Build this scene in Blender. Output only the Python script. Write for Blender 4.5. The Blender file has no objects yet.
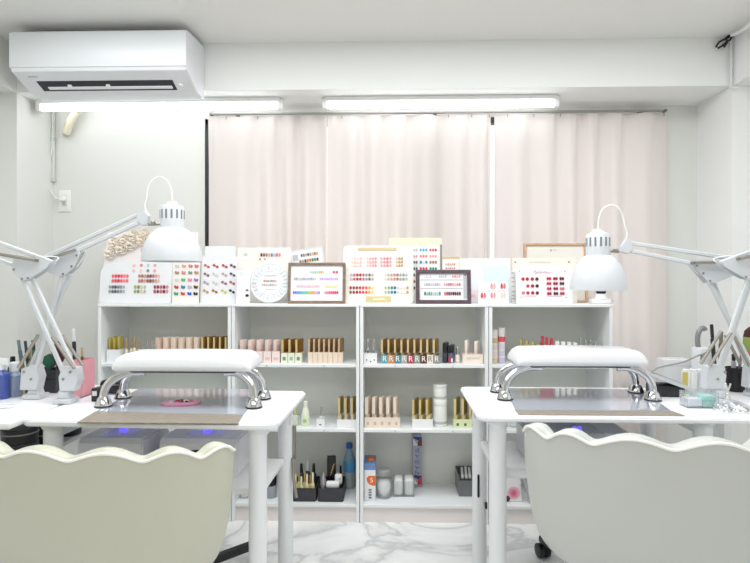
import bpy, bmesh, math, random
from mathutils import Vector, Matrix
random.seed(7)
PI = math.pi
SC = bpy.context.scene
COL = SC.collection
# ---------------------------------------------------------------- camera model (750x563 frame)
HC, F, YAW = 1.11, 540.0, math.radians(1.5)
FW = Vector((-math.sin(YAW), math.cos(YAW), 0)); RT = Vector((math.cos(YAW), math.sin(YAW), 0))
def ray(px, py): return FW + RT * ((px - 375) / F) + Vector((0, 0, (281.5 - py) / F))
def P(px, py, Y):                       # point of the photo on the real plane y = Y
    d = ray(px, py); return Vector((0, 0, HC)) + d * (Y / d.y)
def PZ(px, py, z):                      # point of the photo on the real plane z = z
    d = ray(px, py); return Vector((0, 0, HC)) + d * ((z - HC) / d.z)
def X(px, Y): return P(px, 281.5, Y).x
def Z(py, Y, px=375): return P(px, py, Y).z
def MPP(px, Y): return (Y / ray(px, 281).y) / F
# ---------------------------------------------------------------- materials
def lin(h):
    h = h.lstrip('#'); c = [int(h[i:i+2], 16) / 255 for i in (0, 2, 4)]
    return tuple(v / 12.92 if v <= .04045 else ((v + .055) / 1.055) ** 2.4 for v in c) + (1,)
_M = {}
def mat(h, rough=.5, metal=0, trans=0, alpha=1, emit=0, coat=0, spec=.5, noise=0, nscale=8, bump=0, emit_h=None, transl=0, sss=0):
    key = (h, rough, metal, trans, alpha, emit, coat, spec, noise, nscale, bump, emit_h, transl, sss)
    if key in _M: return _M[key]
    m = bpy.data.materials.new('mat_' + h.strip('#')); m.use_nodes = True
    nt = m.node_tree; b = nt.nodes['Principled BSDF']
    b.inputs['Base Color'].default_value = lin(h); b.inputs['Roughness'].default_value = rough
    b.inputs['Metallic'].default_value = metal; b.inputs['Transmission Weight'].default_value = trans
    b.inputs['Alpha'].default_value = alpha; b.inputs['Coat Weight'].default_value = coat
    b.inputs['Specular IOR Level'].default_value = spec
    if sss:
        b.inputs['Subsurface Weight'].default_value = sss; b.inputs['Subsurface Radius'].default_value = (.02, .02, .015)
    if emit:
        b.inputs['Emission Color'].default_value = lin(emit_h or h); b.inputs['Emission Strength'].default_value = emit
    if noise or bump:
        tc = nt.nodes.new('ShaderNodeTexCoord'); n = nt.nodes.new('ShaderNodeTexNoise')
        n.inputs['Scale'].default_value = nscale; n.inputs['Detail'].default_value = 4
        nt.links.new(tc.outputs['Object'], n.inputs['Vector'])
        if noise:
            mx = nt.nodes.new('ShaderNodeMix'); mx.data_type = 'RGBA'
            c = lin(h); mx.inputs[6].default_value = tuple(v * (1 - noise) for v in c[:3]) + (1,)
            mx.inputs[7].default_value = tuple(min(1, v * (1 + noise)) for v in c[:3]) + (1,)
            nt.links.new(n.outputs['Fac'], mx.inputs[0]); nt.links.new(mx.outputs[2], b.inputs['Base Color'])
        if bump:
            bp = nt.nodes.new('ShaderNodeBump'); bp.inputs['Strength'].default_value = bump; bp.inputs['Distance'].default_value = .004
            nt.links.new(n.outputs['Fac'], bp.inputs['Height']); nt.links.new(bp.outputs['Normal'], b.inputs['Normal'])
    if transl:
        out = nt.nodes['Material Output']; t = nt.nodes.new('ShaderNodeBsdfTranslucent'); t.inputs[0].default_value = lin(h)
        s = nt.nodes.new('ShaderNodeMixShader'); s.inputs[0].default_value = transl
        nt.links.new(b.outputs[0], s.inputs[1]); nt.links.new(t.outputs[0], s.inputs[2]); nt.links.new(s.outputs[0], out.inputs[0])
    _M[key] = m
    return m
def marble():
    m = bpy.data.materials.new('white_marble'); m.use_nodes = True; nt = m.node_tree; b = nt.nodes['Principled BSDF']
    tc = nt.nodes.new('ShaderNodeTexCoord'); n1 = nt.nodes.new('ShaderNodeTexNoise'); n1.inputs['Scale'].default_value = 1.6; n1.inputs['Detail'].default_value = 8; n1.inputs['Distortion'].default_value = 1.6
    nt.links.new(tc.outputs['Object'], n1.inputs['Vector'])
    r = nt.nodes.new('ShaderNodeValToRGB'); e = r.color_ramp.elements
    e[0].position = .40; e[0].color = lin('#F7F7F7'); e[1].position = .62; e[1].color = lin('#F6F6F6')
    v = e.new(.50); v.color = lin('#CDCED0'); v2 = e.new(.47); v2.color = lin('#ECECEC'); v3 = e.new(.54); v3.color = lin('#E9E9E8')
    nt.links.new(n1.outputs['Fac'], r.inputs[0]); nt.links.new(r.outputs[0], b.inputs['Base Color'])
    b.inputs['Roughness'].default_value = .22; b.inputs['Specular IOR Level'].default_value = .3
    return m
def woodmat(h1, h2, scale=14, rough=.45):
    m = bpy.data.materials.new('wood_grain'); m.use_nodes = True; nt = m.node_tree; b = nt.nodes['Principled BSDF']
    tc = nt.nodes.new('ShaderNodeTexCoord'); mp = nt.nodes.new('ShaderNodeMapping'); mp.inputs['Scale'].default_value = (2, 30, 8)
    n = nt.nodes.new('ShaderNodeTexNoise'); n.inputs['Scale'].default_value = scale; n.inputs['Detail'].default_value = 6
    r = nt.nodes.new('ShaderNodeValToRGB'); r.color_ramp.elements[0].color = lin(h1); r.color_ramp.elements[1].color = lin(h2)
    r.color_ramp.elements[0].position = .35; r.color_ramp.elements[1].position = .65
    nt.links.new(tc.outputs['Object'], mp.inputs['Vector']); nt.links.new(mp.outputs[0], n.inputs['Vector'])
    nt.links.new(n.outputs['Fac'], r.inputs[0]); nt.links.new(r.outputs[0], b.inputs['Base Color'])
    b.inputs['Roughness'].default_value = rough
    return m
# ---------------------------------------------------------------- mesh builder
class MB:
    def __init__(s): s.bm = bmesh.new()
    def _merge(s, b2, M=None):
        if M is not None: b2.transform(M)
        me = bpy.data.meshes.new('tmp'); b2.to_mesh(me); b2.free(); s.bm.from_mesh(me); bpy.data.meshes.remove(me)
    def box(s, x0, x1, y0, y1, z0, z1, bev=0, seg=2, M=None):
        b = bmesh.new(); bmesh.ops.create_cube(b, size=1)
        b.transform(Matrix.Translation(((x0+x1)/2, (y0+y1)/2, (z0+z1)/2)) @ Matrix.Diagonal((abs(x1-x0), abs(y1-y0), abs(z1-z0), 1)))
        if bev: bmesh.ops.bevel(b, geom=b.edges[:], offset=bev, segments=seg, affect='EDGES', profile=.5)
        s._merge(b, M); return s
    def tube(s, pts, r, n=8, closed=False, sx=1, cap=True):
        pts = [Vector(p) for p in pts]; N = len(pts); b = bmesh.new(); rings = []
        rr = r if isinstance(r, (list, tuple)) else [r] * N
        up = None
        for i, p in enumerate(pts):
            if closed: t = (pts[(i+1) % N] - pts[i-1])
            else: t = pts[min(i+1, N-1)] - pts[max(i-1, 0)]
            t.normalize()
            if up is None: up = Vector((0, 1, 0)) if abs(t.y) < .9 else Vector((0, 0, 1))
            a = t.cross(up).normalized(); c = a.cross(t).normalized(); up = c
            rings.append([b.verts.new(p + a * math.cos(2*PI*k/n) * rr[i] * sx + c * math.sin(2*PI*k/n) * rr[i]) for k in range(n)])
        for i in range(N if closed else N-1):
            A, B = rings[i], rings[(i+1) % N]
            for k in range(n): b.faces.new((A[k], A[(k+1) % n], B[(k+1) % n], B[k]))
        if not closed and cap: b.faces.new(rings[0][::-1]); b.faces.new(rings[-1])
        bmesh.ops.recalc_face_normals(b, faces=b.faces[:])
        s._merge(b); return s
    def bar(s, p, q, w, t, wdir=(0, 1, 0)):        # square bar from p to q, t thick along wdir, w across
        p, q = Vector(p), Vector(q); d = (q-p); L = d.length; d.normalize(); y = Vector(wdir); x = d.cross(y).normalized(); y = x.cross(d)
        M = Matrix.Translation((p+q)/2) @ Matrix((x, y, d)).transposed().to_4x4()
        return s.box(-w/2, w/2, -t/2, t/2, -L/2, L/2, bev=min(w, t)*.2, seg=1, M=M)
    def lathe(s, prof, n=24, c=(0, 0, 0), M=None, cap=True):
        b = bmesh.new(); rings = []
        for r, z in prof:
            rings.append([b.verts.new((c[0] + r*math.cos(2*PI*k/n), c[1] + r*math.sin(2*PI*k/n), c[2] + z)) for k in range(n)])
        for A, B in zip(rings, rings[1:]):
            for k in range(n): b.faces.new((A[k], A[(k+1) % n], B[(k+1) % n], B[k]))
        if cap: b.faces.new(rings[0][::-1]); b.faces.new(rings[-1])
        bmesh.ops.remove_doubles(b, verts=b.verts[:], dist=1e-6)
        bmesh.ops.recalc_face_normals(b, faces=b.faces[:])
        s._merge(b, M); return s
    def prism(s, poly, h0, h1, axis='z', bev=0, M=None):   # polygon extruded along axis; axis 'y' takes (x,z), 'x' takes (y,z)
        b = bmesh.new()
        f = {'z': lambda a, c, h: (a, c, h), 'y': lambda a, c, h: (a, h, c), 'x': lambda a, c, h: (h, a, c)}[axis]
        A = [b.verts.new(f(a, c, h0)) for a, c in poly]; B = [b.verts.new(f(a, c, h1)) for a, c in poly]; n = len(poly)
        b.faces.new(A[::-1]); b.faces.new(B)
        for k in range(n): b.faces.new((A[k], A[(k+1) % n], B[(k+1) % n], B[k]))
        bmesh.ops.recalc_face_normals(b, faces=b.faces[:])
        if bev: bmesh.ops.bevel(b, geom=[e for e in b.edges if abs((e.verts[0].co - e.verts[1].co).length - abs(h1-h0)) > 1e-5 or n > 12], offset=bev, segments=2, affect='EDGES')
        s._merge(b, M); return s
    def ell(s, c, rx, ry, rz, n=12, m=8, M=None):
        b = bmesh.new(); bmesh.ops.create_uvsphere(b, u_segments=n, v_segments=m, radius=1)
        b.transform(Matrix.Translation(c) @ Matrix.Diagonal((rx, ry, rz, 1))); s._merge(b, M); return s
    def grid(s, fn, nu, nv, cu=False):
        b = bmesh.new(); V = [[b.verts.new(fn(i/nu, j/nv)) for j in range(nv+1)] for i in range(nu if cu else nu+1)]
        for i in range(nu):
            for j in range(nv): b.faces.new((V[i][j], V[(i+1) % len(V)][j], V[(i+1) % len(V)][j+1], V[i][j+1]))
        s._merge(b); return s
    def build(s, name, m, parent=None, ang=35, smooth=True, sol=0):
        me = bpy.data.meshes.new(name); s.bm.to_mesh(me); s.bm.free()
        if smooth:
            me.polygons.foreach_set('use_smooth', [True] * len(me.polygons)); me.set_sharp_from_angle(angle=math.radians(ang))
        me.materials.append(m); o = bpy.data.objects.new(name, me); COL.objects.link(o); o.parent = parent
        if sol:
            md = o.modifiers.new('solid', 'SOLIDIFY'); md.thickness = sol; md.offset = 0
        return o
def tag(o, label, cat, group=None, kind=None):
    if label: o['label'] = label
    if cat: o['category'] = cat
    if group: o['group'] = group
    if kind: o['kind'] = kind
    return o
def thing(name, label, cat, loc=(0, 0, 0), rz=0, group=None, rx=0):
    o = bpy.data.objects.new(name, None); COL.objects.link(o); o.empty_display_size = .05
    o.location = loc; o.rotation_euler = (rx, 0, rz); return tag(o, label, cat, group)
def struct(name, mb, m, parent=None):
    o = mb.build(name, m, parent)
    if parent is None: o['kind'] = 'structure'
    return o
def text(name, s, size, m, parent, loc, rot=(PI/2, 0, 0), depth=.0004):
    cu = bpy.data.curves.new('t', 'FONT'); cu.body = s; cu.size = size; cu.align_x = 'CENTER'; cu.align_y = 'CENTER'; cu.extrude = depth
    t = bpy.data.objects.new('t', cu); COL.objects.link(t)
    me = bpy.data.meshes.new_from_object(t.evaluated_get(bpy.context.evaluated_depsgraph_get()))
    bpy.data.objects.remove(t); bpy.data.curves.remove(cu)
    me.materials.clear(); me.materials.append(m); o = bpy.data.objects.new(name, me); COL.objects.link(o); o.parent = parent
    o.location = loc; o.rotation_euler = rot; return o
def rrect(x0, x1, y0, y1, r, n=6):
    pts = []
    for cx, cy, a0 in ((x1-r, y1-r, 0), (x0+r, y1-r, 90), (x0+r, y0+r, 180), (x1-r, y0+r, 270)):
        for k in range(n+1):
            a = math.radians(a0 + 90*k/n); pts.append((cx + r*math.cos(a), cy + r*math.sin(a)))
    return pts
ORD = ['first', 'second', 'third', 'fourth', 'fifth', 'sixth', 'seventh', 'eighth', 'ninth', 'tenth', 'eleventh', 'twelfth']
NUM = ['zero', 'one', 'two', 'three', 'four', 'five', 'six', 'seven', 'eight', 'nine', 'ten', 'eleven', 'twelve']
def nth(i, n):
    if n == 2: return ('left', 'right')[i]
    return 'leftmost' if i == 0 else 'rightmost' if i == n-1 else 'middle' if n == 3 else ORD[i] + ' from left'
# common materials
WALL = mat('#E2E3DF', .85, noise=.015, nscale=3, bump=.08); WALLW = mat('#F1F2F0', .85, noise=.01, nscale=3)
CEIL = mat('#ECEBE8', .9, noise=.012, nscale=2); WHITE = mat('#F2F3F3', .35); CAB = mat('#F0F3F3', .4)
LACQ = mat('#F7F8FB', .32, spec=.25); LAMPW = mat('#D6DADE', .3, coat=.2); CHROME = mat('#E4E6E8', .06, metal=1); STEEL = mat('#A9A49A', .35, metal=1)
DARK = mat('#26262A', .5); BLACK = mat('#17171A', .4); CLEAR = mat('#EEF3F5', .05, trans=.85, alpha=.45); CREAM = mat('#F6F4E6', .35, coat=.25, bump=.05, nscale=220)
GOLD = mat('#D9BC6E', .28, metal=.85); GOLDB = mat('#B88A3E', .3, metal=.8); GOLDP = mat('#E3CFA0', .3, metal=.6); SILVER = mat('#C7C8C8', .2, metal=.9)
# ================================================================= SETTING
YB, YW = 2.565, 2.85           # beam face, window wall
XL, XR = -1.80, 1.60
ZC, ZB = 2.25, 2.025
XW0, XW1, YR = -2.25, 2.1, -1.6
struct('floor', MB().box(XW0-.1, XW1+.1, YR-.1, YW+.12, -.08, 0), marble())
struct('ceiling', MB().box(XW0-.1, XW1+.1, YR-.1, YW+.12, ZC, ZC+.08), CEIL)
WX0, WX1, WZ0, WZ1 = X(204.8, 2.85), 1.44, .55, 1.975
wb = MB().box(XL-.1, WX0, YW, YW+.12, 0, ZC).box(WX1, XR+.1, YW, YW+.12, 0, ZC).box(WX0, WX1, YW, YW+.12, 0, WZ0).box(WX0, WX1, YW, YW+.12, WZ1, ZC)
struct('wall_back', wb, WALL)
struct('wall_left', MB().box(XW0-.1, XW0, YR, YW+.12, 0, ZC), WALL)
struct('wall_right', MB().box(XW1, XW1+.1, YR, YW+.12, 0, ZC), WALLW)
struct('wall_rear', MB().box(XW0-.1, XW1+.1, YR-.1, YR, 0, ZC), mat('#B9B4A8', .85, noise=.02, nscale=3))
struct('trim_1', MB().box(XL, XR, YB, YW, ZB, ZC), WALLW)                       # soffit beam over the window
struct('trim_2', MB().box(XW0, XL, YR, YB, ZB, ZC), WALL)                       # side beams
struct('trim_3', MB().box(XR, XW1, YR, YB, ZB, ZC), WALLW)
struct('trim_4', MB().box(XW0, XL, YB, YW, 0, ZC), WALL)                        # columns
struct('trim_5', MB().box(XR, XW1, YB, YW, 0, ZC), WALLW)
struct('baseboard_back', MB().box(XL, XR, YW-.012, YW, 0, .07, bev=.003), WHITE)
win = thing('window_1', None, None, (0, YW+.034, 0)); win['kind'] = 'structure'
fr = MB()
for a, b in ((WX0, WX0+.035), (WX1-.035, WX1), (.22, .26)): fr.box(a, b, -.03, .03, WZ0, WZ1, bev=.003)
fr.box(WX0, WX1, -.03, .03, WZ0, WZ0+.035, bev=.003).box(WX0, WX1, -.03, .03, WZ1-.03, WZ1, bev=.003)
fr.build('window_frame', mat('#3A3B3E', .4, metal=.5), win)
pane = MB().box(WX0+.03, WX1-.03, -.003, .003, WZ0+.03, WZ1-.03).build('window_pane', mat('#F5F8FA', .02, trans=1, spec=.2), win)
# curtain rail + curtains
rail = thing('curtain_rail', 'slim grey curtain rail running along the top of the window', 'curtain rail', (0, 2.803, 1.981))
MB().box(-.93, 1.41, -.010, .010, 0, .007, bev=.001).build('track', mat('#A3A19E', .5), rail)
for x in (-.93, 1.41): MB().box(x-.008, x+.008, -.013, .013, -.003, .009, bev=.002).build('end_cap', mat('#7E7C7A', .5), rail)
for x in (-.8, .24, 1.3): MB().box(x-.01, x+.01, .008, .046, .001, .012, bev=.002).build('bracket', mat('#8F8E8C', .4, metal=.4), rail)
CURT = mat('#F1E9E5', .9, transl=.42, noise=.02, nscale=120)
def curtain(px0, px1, label, pleats, seed, bunch=None):
    x0, x1 = X(px0, 2.803), X(px1, 2.803); rnd = random.Random(seed); W = x1-x0; ztop, zbot = 1.971, .28
    ph = [rnd.uniform(-.3, .3) for _ in range(40)]
    def off(u, v):                      # v 0 top .. 1 bottom
        k = u*pleats + .25*math.sin(u*7+seed); w = math.sin(2*PI*k + ph[int(k) % 40]*min(1, v*2)); pinch = -abs(math.cos(PI*k))**18 * max(0, 1-v*7)
        amp = (.013 + .013*min(1, v*2.5))*(.7+.4*abs(ph[(int(k)+7) % 40])/.3)
        y = w*amp + .012*pinch + 0.004*math.sin(5.3*u*pleats + 2*v + seed)*v
        return y
    def fn(u, v):
        uu = u
        if bunch:                       # gathered towards one side
            uu = 1-(1-u)**bunch if bunch > 1 else u**(1/bunch)
        z = ztop - v*(ztop-zbot) + (.006*abs(math.sin(PI*u*pleats)) - .006)*(1-v)**6
        return (x0 + uu*W + .008*math.sin(9*u+4*v+seed)*v*math.sin(PI*u), off(u, v), z)
    o = thing('curtain', label, 'curtain', (0, 2.803, 0), 0, 'curtain panels on the window')
    MB().grid(fn, int(pleats*20), 26).build('fabric', CURT, o, ang=80)
    for i in range(int(pleats)+1):
        u = min(.985, max(.015, (i+.5)/pleats)); uu = 1-(1-u)**bunch if bunch and bunch > 1 else u
        MB().tube([(x0+uu*W, .002, ztop-.012), (x0+uu*W, .003, ztop+.002), (x0+uu*W, .008, ztop+.003)], .0022, 6).build('hook', STEEL, o)
curtain(208.7, 327.2, 'pale pink curtain at the left end of the window, beside the air conditioner', 5.0, 3, 1.5)
curtain(327.5, 491, 'pale pink curtain hanging in the middle of the window', 6.5, 5, 1.15)
curtain(494.5, 667, 'pale pink curtain at the right end of the window, reaching below the shelf top', 6.5, 9)
# tube lights under the beam
def tube_light(px0, px1, label):
    Y = 2.69; x0, x1 = X(px0, Y), X(px1, Y); o = thing('tube_light', label, 'light', ((x0+x1)/2, Y, ZB), 0, 'tube lights under the beam'); w = (x1-x0)/2
    MB().box(-w, w, -.03, .03, -.022, 0, bev=.004).build('mounting_plate', WHITE, o)
    MB().tube([(-w+.02, 0, -.038), (w-.02, 0, -.038)], .014, 14).build('tube', mat('#FFFFFF', .4, emit=6.5, emit_h='#FBFDFF'), o)
    for s in (-1, 1): MB().box(s*w-.012, s*w+.012, -.02, .02, -.056, -.004, bev=.004).build('end_cap', WHITE, o)
tube_light(40, 281, 'bright white tube light over the left curtain and the outlet wall')
tube_light(325, 556, 'bright white tube light over the middle and right curtains')
# ---------------------------------------------------------------- air conditioner
xa, xb = X(10, 2.33), P(186, 100, 2.33).x
ac = thing('air_conditioner', 'white wall air conditioner mounted on the beam at upper left', 'air conditioner', ((xa+xb)/2, YB, 2.1)); w = (xb-xa)/2
prof = [(0, .135), (-.2, .118), (-.228, .110), (-.235, .10), (-.235, -.055), (-.228, -.066), (-.205, -.075), (-.10, -.118), (-.05, -.124), (0, -.12)]
MB().prism(prof, -w, w, 'x', bev=.004).build('housing', mat('#E6E9EC', .35), ac)
MB().box(-w-.002, w+.002, -.2405, -.233, -.052, .102, bev=.004).build('front_panel', mat('#E4E8EB', .3), ac)
d1 = Vector((0, -.205, -.075)); d2 = Vector((0, -.10, -.118)); dv = (d2-d1).normalized(); nv = Vector((0, -dv.z, dv.y)) * -1
if nv.z > 0: nv = -nv
def acq(s0, s1, xl, xr, h0, h1):
    M = Matrix.Translation(d1) @ Matrix((Vector((1, 0, 0)), dv, nv)).transposed().to_4x4()
    return lambda mb: mb.box(xl, xr, s0, s1, h0, h1, bev=.001, seg=1, M=M)
v = MB(); acq(.034, .098, -w+.075, w-.085, -.004, .0012)(v); v.build('vent_opening', mat('#2A2C33', .6), ac)
v = MB(); acq(.068, .084, -w+.11, w-.1, .001, .006)(v); v.build('louver', mat('#E9ECEE', .3), ac)
for xs in (-.45, 0, .85): v = MB(); acq(.055, .07, xs*w-.006, xs*w+.01, .001, .009)(v); v.build('louver_pin', WHITE, ac)
v = MB(); acq(.004, .009, -w+.055, -w+.1, .0002, .0012)(v); v.build('printed_logo', mat('#AEB3B8', .5), ac)
# pipe, cord, outlet on left
pp = [P(60, 99, 2.79), P(72, 106, 2.79), P(76, 112, 2.79), P(70, 121, 2.8), P(67, 132, 2.82), P(66, 133, 2.86)]
tag(MB().tube(pp, .02, 10).build('pipe', mat('#E6E0C8', .6)), 'cream wrapped pipe bending into the wall beneath the air conditioner', 'pipe')
cd = thing('cord_cover', 'thin white cable duct running down the wall corner above the outlet', 'cable duct', P(53, 180, 2.835))
z0 = P(53, 180, 2.835).z; zt = Z(105, 2.835, 53)
MB().box(-.008, .008, -.008, .008, 0, zt-z0, bev=.002).build('duct', mat('#DADCD8', .5), cd)
MB().box(-.012, .012, -.011, .01, -.01, .012, bev=.003).build('joint', mat('#C9CCC8', .5), cd)
MB().box(-.014, .014, -.012, .01, (zt-z0)*.52, (zt-z0)*.52+.02, bev=.003).build('clip', mat('#BFD0C8', .5), cd)
ol = thing('wall_outlet', 'white wall outlet plate with a plug on the left wall end', 'outlet', P(65, 201, 2.846))
MB().box(-.034, .034, -.005, .004, -.058, .058, bev=.004).build('plate', mat('#F0F0EC', .4), ol)
MB().box(-.014, .014, -.0075, -.004, -.03, .03, bev=.002).build('socket', mat('#DEDED8', .4), ol)
MB().box(-.012, .012, -.03, -.005, -.004, .024, bev=.005).build('plug', mat('#F2F2F0', .4), ol)
for q in (-.004, .004): MB().box(q-.001, q+.001, -.0085, -.007, -.022, -.012).build('slot', mat('#55534F', .5), ol)
cp = [P(62, 200, 2.815), P(56, 198, 2.81), P(49, 190, 2.81), P(46, 180, 2.81), P(48, 168, 2.815), P(52, 150, 2.82), P(53, 100, 2.82)]
tag(MB().tube(cp, .0028, 6).build('power_cord', mat('#E8E8E4', .5)), 'thin white power cord looping from the outlet plug up the wall', 'cord')
# cables + conduit upper right
tag(MB().tube([P(731, 36, 2.55), P(731, 60, 2.55), P(731, 87, 2.55), P(738, 88, 2.54)], .006, 8).build('conduit', mat('#E4E6E6', .5)), 'white conduit running down the beam corner at upper right', 'conduit')
for i, (pts, l) in enumerate((([(716, 47), (719, 42), (725, 39), (729, 37), (733, 33)], 'black cable curling out of the beam corner, upper strand'), ([(718, 48), (722, 46), (726, 42), (730, 40), (734, 34)], 'black cable sagging from the beam corner, lower strand'), ([(724, 47), (727, 43), (726, 38), (731, 34), (736, 31)], 'black cable doubled back at the beam corner, short strand'))):
    tag(MB().tube([P(a, b, 2.548-.005*i) for a, b in pts], .0045, 6).build('cable', BLACK), l, 'cable', 'cables at the beam corner')
tag(MB().tube([P(732, 35, 2.5), P(738, 32.5, 2.44), P(744, 29, 2.38), P(752, 22, 2.3)], .008, 8).build('cable', WHITE), 'white cable lying along the top of the right side beam', 'cable')
# ================================================================= CABINETS
YS0, YS1 = 2.477, 2.757
ZT = 1.007; ZS = [Z(505, YS0, 389), Z(429.5, YS0, 389), Z(364.6, YS0, 389)]       # tops of the boards, bottom to top
CB = [X(p, YS0) for p in (97.5, 231.2, 359.7, 488.8, 613.3)]
CABIN = mat('#F0F2EC', .55)
cabnames = ['white open cabinet at the left end of the row, roses and nail boards on top', 'white open cabinet second from left, round tip wheel on top, pink bottles inside', 'white open cabinet third from left, foil roll box standing in the bottom bay', 'white open cabinet at the right end of the row beside the long curtain']
for i in range(4):
    x0, x1 = CB[i]+.0015, CB[i+1]-.0015; cx = (x0+x1)/2; w = (x1-x0)/2; D = YS1-YS0
    c = thing('open_cabinet', cabnames[i], 'cabinet', (cx, YS0, 0), 0, 'row of open cabinets')
    T = .013
    for s in (-1, 1): MB().box(s*w, s*(w-T*1.15), 0, D, 0, ZT-.014, bev=.001, seg=1).build('side_panel', CAB, c)
    MB().box(-w-.001, w+.001, -.003, D, ZT-.014, ZT, bev=.002, seg=1).build('top_panel', CAB, c)
    MB().box(-w+T, w-T, D-.006, D, .06, ZT-.014).build('back_panel', CABIN, c)
    for z in ZS: MB().box(-w+T*1.15, w-T*1.15, .003, D-.006, z-.0146, z-.0006, bev=.001, seg=1).build('shelf', CAB, c)
    MB().box(-w+T*1.15, w-T*1.15, .014, .026, .0, ZS[0]-.014).build('toe_kick', mat('#EDE6E3', .5), c)
    for z in ZS[1:]:
        for s in (-1, 1): MB().tube([(s*w*.45, .001, z-.007), (s*w*.45, .0035, z-.007)], .0035, 8).build('screw_cap', mat('#C8CCCC', .4), c)
# ================================================================= generic small things
def bottle(x, y, z, h, w, d, rz, body, cap, label, group, split=.42, cat='bottle', name='polish_bottle', capd=.95, edge=None):
    o = thing(name, label, cat, (x, y, z), math.radians(rz), group)
    hb = h*split
    MB().box(-w/2, w/2, -d/2, d/2, 0, hb, bev=min(w, d)*.14, seg=2).build('body', body, o)
    cd, cw = d*capd/2, w*.46; cp = MB().box(-cw, cw, -cd, cd, hb, h, bev=cw*.25, seg=2).build('cap', cap, o)
    if edge: MB().box(-cw*.92, cw*.92, -cd-.0012, -cd+.0004, hb+.001, h-.001, bev=.0004, seg=1).build('lit_cap_front', edge, cp)  # paler strip paints a lit front face; browner cap colour stands for shaded sides
    return o
def rbottle(x, y, z, h, r, body, cap, label, group, split=.6, name='polish_bottle', cat='bottle', neck=None):
    o = thing(name, label, cat, (x, y, z), 0, group); hb = h*split; nr = r*.45
    MB().lathe([(0, 0), (r*.9, 0), (r, r*.1), (r, hb*.8), (r*.85, hb*.92), (nr, hb)], 16).build('body', body, o)
    MB().lathe([(nr*1.15, hb), (nr*1.2, hb+.002), (nr*1.0, h-.002), (nr*.8, h), (0, h)], 14).build('cap', cap, o)
    return o
def holder(x0, x1, y0, y1, z, h, m, label, group=None, cat='holder', name='bottle_holder', t=.0015):
    o = thing(name, label, cat, ((x0+x1)/2, y0, z), 0, group); w = (x1-x0)/2; D = y1-y0
    b = MB().box(-w, w, 0, t, 0, h).box(-w, w, D-t, D, 0, h).box(-w, -w+t, t, D-t, 0, h).box(w-t, w, t, D-t, 0, h).box(-w+t, w-t, t, D-t, 0, t)
    b.build('tray', m, o); return o
YF = 2.515
# --- upper shelf, second cabinet: five pink
z3 = ZS[2]
PINK = mat('#F0DAD3', .45); PINKB = mat('#F4E3DE', .5)
for i in range(5):
    a, b = X(237.8+8.5*i, YF), X(245.6+8.5*i, YF); h = 11.5*MPP(265, YF)
    hd = holder(a, b, YF, YF+.075, z3, h, PINKB, f'pale pink card holder, {nth(i,5)} of five under the tip wheel', 'pink card holders')
    MB().box(-.011, .011, -.0006, 0, .012, .026).build('label_print', mat('#E3C0B8', .5), hd)
    bottle((a+b)/2, YF+.032, z3+.0016, .104, .016, .044, -22, PINK, mat('#EFD6CE', .4), f'pink flat bottle standing in the {nth(i,5)} of the five pink card holders', 'pink bottles')
GW = mat('#E9EDDB', .5)
for i in range(3):
    a, b = X(281+7*i, YF), X(287.5+7*i, YF); h = 10*MPP(290, YF)
    hd = holder(a, b, YF, YF+.075, z3, h, GW, f'pale green-white card holder, {nth(i,3)} of three between pink and beige bottles', 'green-white card holders')
    MB().box(-.007, .007, -.0006, 0, .012, .028).build('green_print', mat('#6F9A6A' if i != 1 else '#9DBB8C', .5), hd)
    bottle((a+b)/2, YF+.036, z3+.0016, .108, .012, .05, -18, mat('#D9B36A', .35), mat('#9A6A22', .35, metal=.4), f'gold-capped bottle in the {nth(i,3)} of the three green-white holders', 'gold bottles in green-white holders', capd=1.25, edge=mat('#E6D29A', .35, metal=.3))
BEI = mat('#EAD7C3', .5)
for i in range(7):
    a, b = X(308+5*i, YF), X(312.7+5*i, YF); h = 10.8*MPP(325, YF)
    holder(a, b, YF, YF+.075, z3, h, BEI, f'narrow beige card holder, {nth(i,7)} of seven at the right of the pink bottles', 'beige card holders')
    bottle((a+b)/2, YF+.038, z3+.0016, .111, .010, .046, -16, BEI, mat('#A9865A', .35, metal=.4), f'rose gold capped bottle in the {nth(i,7)} of the seven beige holders', 'rose gold bottles in beige holders', capd=1.25, edge=mat('#DCC3A0', .35, metal=.3))
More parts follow.
